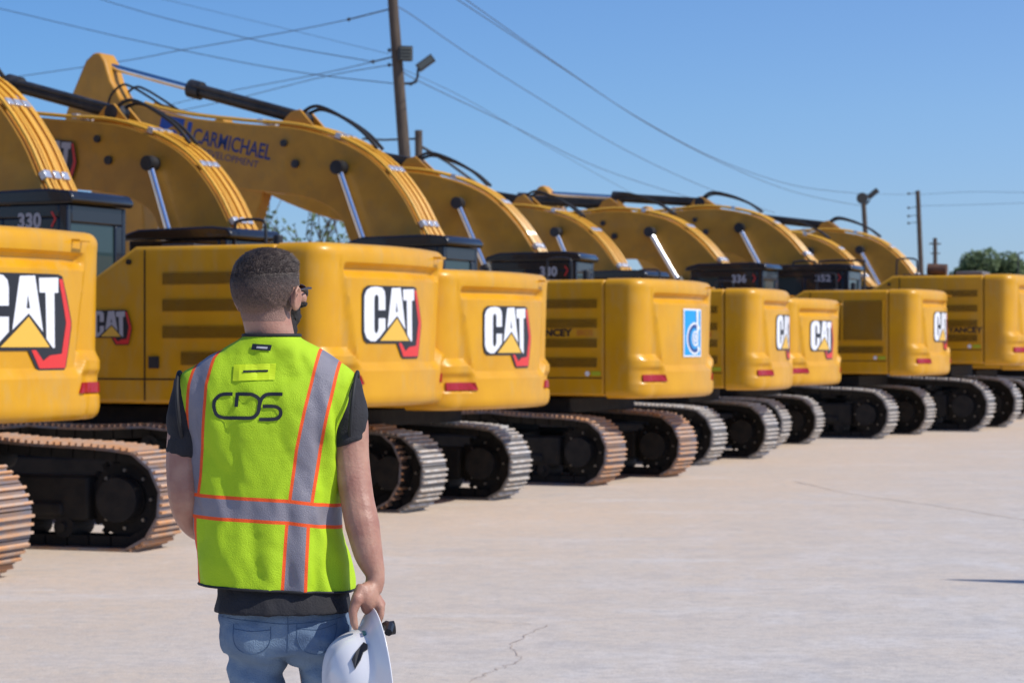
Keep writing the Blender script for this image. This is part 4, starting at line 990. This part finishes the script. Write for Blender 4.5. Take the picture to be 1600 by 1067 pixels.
# decals projected on the back of the vest
bvh = BVHTree.FromPolygons([v.co for v in vme.vertices], [tuple(p.vertices) for p in vme.polygons])
def on_back(x, z, off=.002):
    h = bvh.ray_cast(Vector((x, -1, z)), Vector((0, 1, 0))); return Vector((x, (h[0].y if h[0] else -.12) - off, z))
def vest_decal(name, draw, m, off=.002, sub=0):
    mb = MB(); draw(mb); me = bpy.data.meshes.new(name); me.from_pydata([(v[0], 0, v[2]) for v in mb.v], [], mb.f)
    if sub:
        bm = bmesh.new(); bm.from_mesh(me); bmesh.ops.subdivide_edges(bm, edges=bm.edges, cuts=sub, use_grid_fill=True); bm.to_mesh(me); bm.free()
    for v in me.vertices: v.co = on_back(v.co.x, v.co.z, off)
    return add_me(me, name, m, vest)
zf = lambda a, b: (px_(a / 3.1375 + 240), pz_(b / 3.1375 + 360))
def densify(pts, n=6): return [(p.x, p.y) for p in (spline([(a, b, 0) for a, b in pts], n))]
def logo(mb):
    W = 17 / 3.1375 / KP
    for pts in ([(415, 797), (380, 797), (352, 804), (330, 826), (325, 855), (334, 888), (355, 906), (385, 911), (440, 911), (500, 911), (525, 903), (541, 882), (546, 850), (556, 820), (575, 801), (602, 797), (630, 797), (657, 797)],
                [(528, 806), (545, 822), (549, 845)],
                [(562, 856), (600, 855), (628, 859), (645, 872), (648, 892), (636, 911), (612, 917), (575, 918), (545, 918)]):
        stroke_mb(mb, [zf(*p) for p in densify(pts)], W, 0)
    stroke_mb(mb, [zf(*p) for p in densify([(434, 858), (436, 828), (438, 790)], 3)], W, 0); stroke_mb(mb, [zf(*p) for p in densify([(438, 797), (480, 797), (510, 799), (530, 808)], 4)], W, 0)
vest_decal('chest_lettering', logo, DBLK, .0025)
rect = lambda L: (lambda mb: mb.add([(px_(x), 0, pz_(y)) for x, y in L], [(0, 1, 2, 3)]))
vest_decal('radio_tab', rect([(373, 569), (438, 567), (437, 592), (372, 594)]), mat('yellow_tab', (.62, .80, .01), .6), .0025, 6)
vest_decal('tab_slit', rect([(388, 578), (426, 577), (426, 580), (388, 581)]), DBLK, .004, 5)
vest_decal('label', rect([(401, 537), (431, 539), (429, 548), (399, 546)]), DBLK, .0035, 4)
vest_decal('label_print', rect([(408, 541), (425, 542), (424, 545), (407, 544)]), GREYD, .0045, 2)
mb = MB(); top = rings[-1]; mb.tube([p + Vector((0, 0, .001)) for p in top[::6]] + [top[0] + Vector((0, 0, .001))], .0045, 8); mb.build('collar_trim', TRIM, vest)
mb = MB(); bot = rings[0]; mb.tube(bot[::4] + [bot[0]], .0035, 6); mb.build('hem_trim', TRIM, vest)
for s in (-1, 1):
    mb = MB(); pts = []
    for k in range(33):
        a = 2 * pi * k / 32; pts.append((s * (.222 - .018 * (1 - sin(a)) * .5) + .004, .088 * cos(a), 1.488 + .094 * sin(a)))
    mb.tube(pts, .0048, 8); mb.build('armhole_trim', TRIM, vest)
# jeans seams and pockets
jb = BVHTree.FromPolygons([v.co for v in jeans.data.vertices], [tuple(p.vertices) for p in jeans.data.polygons])
def seam(pts, r=.0010, name='seam', m=STITCH, off=.0005):
    L = []
    for a, b in densify(pts, 5):
        x, z = px_(a), pz_(b); h = jb.ray_cast(Vector((x, -1, z)), Vector((0, 1, 0)))
        if h[0]: L.append(h[0] + Vector((0, -off, 0)))
    if len(L) > 2: mb = MB(); mb.tube(L, r, 5); mb.build(name, m, jeans)
seam([(455, 945), (457, 970), (457, 1000), (455, 1010)]); seam([(345, 958), (400, 962), (457, 966), (520, 962), (548, 956)])
seam([(470, 966), (472, 990), (480, 1005), (500, 1012), (520, 1004), (528, 985), (530, 962)]); seam([(470, 972), (500, 975), (530, 968)])
seam([(372, 968), (373, 992), (382, 1006), (402, 1012), (422, 1004), (430, 990), (430, 970)]); seam([(372, 974), (400, 977), (430, 975)])
# shoes
for x in (-.058, .173):
    mb = MB(); loft(mb, [(x, .055, .0, .048, .145), (x, .055, .025, .050, .148), (x, .05, .03, .046, .14), (x, .045, .06, .044, .125), (x, .01, .09, .044, .08), (x, -.01, .13, .042, .055)], 28, 2.3); mb.build('shoe', mat('boot_leather', (.12, .07, .04), .6, var=(.08, .05, .03)), person)
# hard hat held in the right hand
hat = empty('hard_hat', person.location + Vector((px_(584), -.115, pz_(1050)))); tag(hat, "white full-brim hard hat held by its brim in the man's right hand", 'hard hat')
HATW = mat('white_shell', (.82, .81, .82), .22, coat=.5)
ax = Vector((-.95, -.27, -.10)).normalized(); upv = Vector((-.16, 0, 1)); sx_ = upv.cross(ax).normalized(); uy = ax.cross(sx_).normalized()
HT = Matrix((( uy.x, sx_.x, ax.x, 0), (uy.y, sx_.y, ax.y, 0), (uy.z, sx_.z, ax.z, 0), (0, 0, 0, 1)))
prof = [(a_, b_ * (.88 if b_ > 0 else 1), c_) for a_, b_, c_ in [(1.0, -.022, 1), (.985, -.021, 1), (.90, -.006, 1), (.80, .004, 1), (.74, .012, .5), (.715, .03, 0), (.69, .055, 0), (.63, .083, 0), (.52, .105, 0), (.36, .120, 0), (.18, .127, 0), (.02, .129, 0)]]
def hatring(f, z, brim, inset=0):
    rg = []
    for k in range(72):
        a = 2 * pi * k / 72; c, s = cos(a), sin(a); rx, ry = (.175, .148)
        if not brim: rx, ry = .172, .150
        ridge = .007 * max(0, 1 - abs(s * f * .15) / .022) * ss(.75, .55, f)
        g = .004 * max(0, 1 - abs(abs(s * f * .15) - .045) / .012) * ss(.72, .5, f)
        rg.append(HT @ Vector(((rx * f - inset) * c, (ry * f - inset) * s, z + ridge + g - inset)))
    return rg
mb = MB(); mb.rings([hatring(*p) for p in prof] , cap=False); n0 = len(mb.v); mb.add([HT @ Vector((0, 0, .120))], []); mb.f += [(n0 - 72 + k, n0 - 72 + (k + 1) % 72, n0) for k in range(72)]; mb.m += [0] * 72
mb.v = [tuple(v) for v in mb.v]
sh = mb.build('shell', HATW, hat, smooth=60, fix=False); s_ = sh.modifiers.new('s', 'SOLIDIFY'); s_.thickness = .003; s_.offset = 0; s_ = sh.modifiers.new('d', 'SUBSURF'); s_.levels = 1; s_.render_levels = 1
hv = Vector(hat.location) - Vector(person.location)
def on_hat(a, f0, f1, w0, w1, zt, name, m, thick=.004, r0=None):
    pass
mb = MB()
def hp_(ang, r, z): return HT @ Vector((r * cos(ang), r * sin(ang), z))
# black clip on the crown side facing the camera
for (a0, r0, z0, a1, r1, z1, w) in ((R(118 - 90), .128, .012, R(100 - 90), .127, .052, .008),):
    pass
CLIP = mat('black_plastic', (.012, .012, .015), .45)
def toloc(x, y, dd): return Vector((px_(x), 0, pz_(y))) - Vector((px_(584), 0, pz_(1050))) + Vector((0, dd, 0))
dg = bpy.context.evaluated_depsgraph_get(); bpy.context.view_layer.update(); se = sh.evaluated_get(bpy.context.evaluated_depsgraph_get()).to_mesh()
hb = BVHTree.FromPolygons([v.co.copy() for v in se.vertices], [tuple(p.vertices) for p in se.polygons])
def onhat(x, y, off=.002):
    o = toloc(x, y, -1); h = hb.ray_cast(o, Vector((0, 1, 0))); return (h[0] + Vector((0, -off, 0))) if h[0] else None
def hatpatch(name, L, m, parent, off=.003):
    P = [onhat(*q, off) for q in L]
    if all(P):
        mb = MB(); mb.add(P, [tuple(range(len(P)))]); o = mb.build(name, m, parent, smooth=0, fix=False); s = o.modifiers.new('s', 'SOLIDIFY'); s.thickness = .006; s.offset = 0; return o
hatpatch('lamp_clip', [(559, 1012), (565, 1001), (572, 993), (576, 988), (582, 991), (582, 997), (576, 1001), (572, 1012), (564, 1025)], CLIP, hat)
hatpatch('slot', [(543, 1048), (546, 1049), (549, 1066), (547, 1068)], CLIP, hat)
hatpatch('slot', [(573, 974), (577, 973), (579, 977), (575, 979)], mat('teal_rivet', (.02, .12, .14), .4), hat)
hatpatch('slot', [(557, 970), (561, 968), (566, 976), (563, 979)], GREYD, hat)
# suspension band and ratchet inside the shell
mb = MB()
rg = lambda r, z: [HT @ Vector((r * 1.12 * cos(2 * pi * k / 48), r * sin(2 * pi * k / 48), z)) for k in range(48)]
for r, z0, z1 in ((.098, -.045, -.015),):
    for k in range(48):
        pass
mb.rings([rg(.096, -.018), rg(.096, .012), rg(.099, .012), rg(.099, -.018), rg(.096, -.018)], cap=False)
for k in range(4):
    a = pi / 4 + k * pi / 2; mb.tube([HT @ Vector((.110 * cos(a), .099 * sin(a), -.03)), HT @ Vector((.09 * cos(a), .08 * sin(a), .05)), HT @ Vector((0, 0, .10))], .006, 6)
mb.build('headband', CLIP, hat)
mb = MB(); c0 = HT @ Vector((.117, 0, -.052)); mb.tube([c0, c0 - ax * .020], .017, 16); mb.tube([HT @ Vector((.112, -.05, -.045)), HT @ Vector((.125, -.02, -.058)), HT @ Vector((.125, .02, -.058)), HT @ Vector((.112, .05, -.045))], .010, 8)
mb.build('ratchet', CLIP, hat)
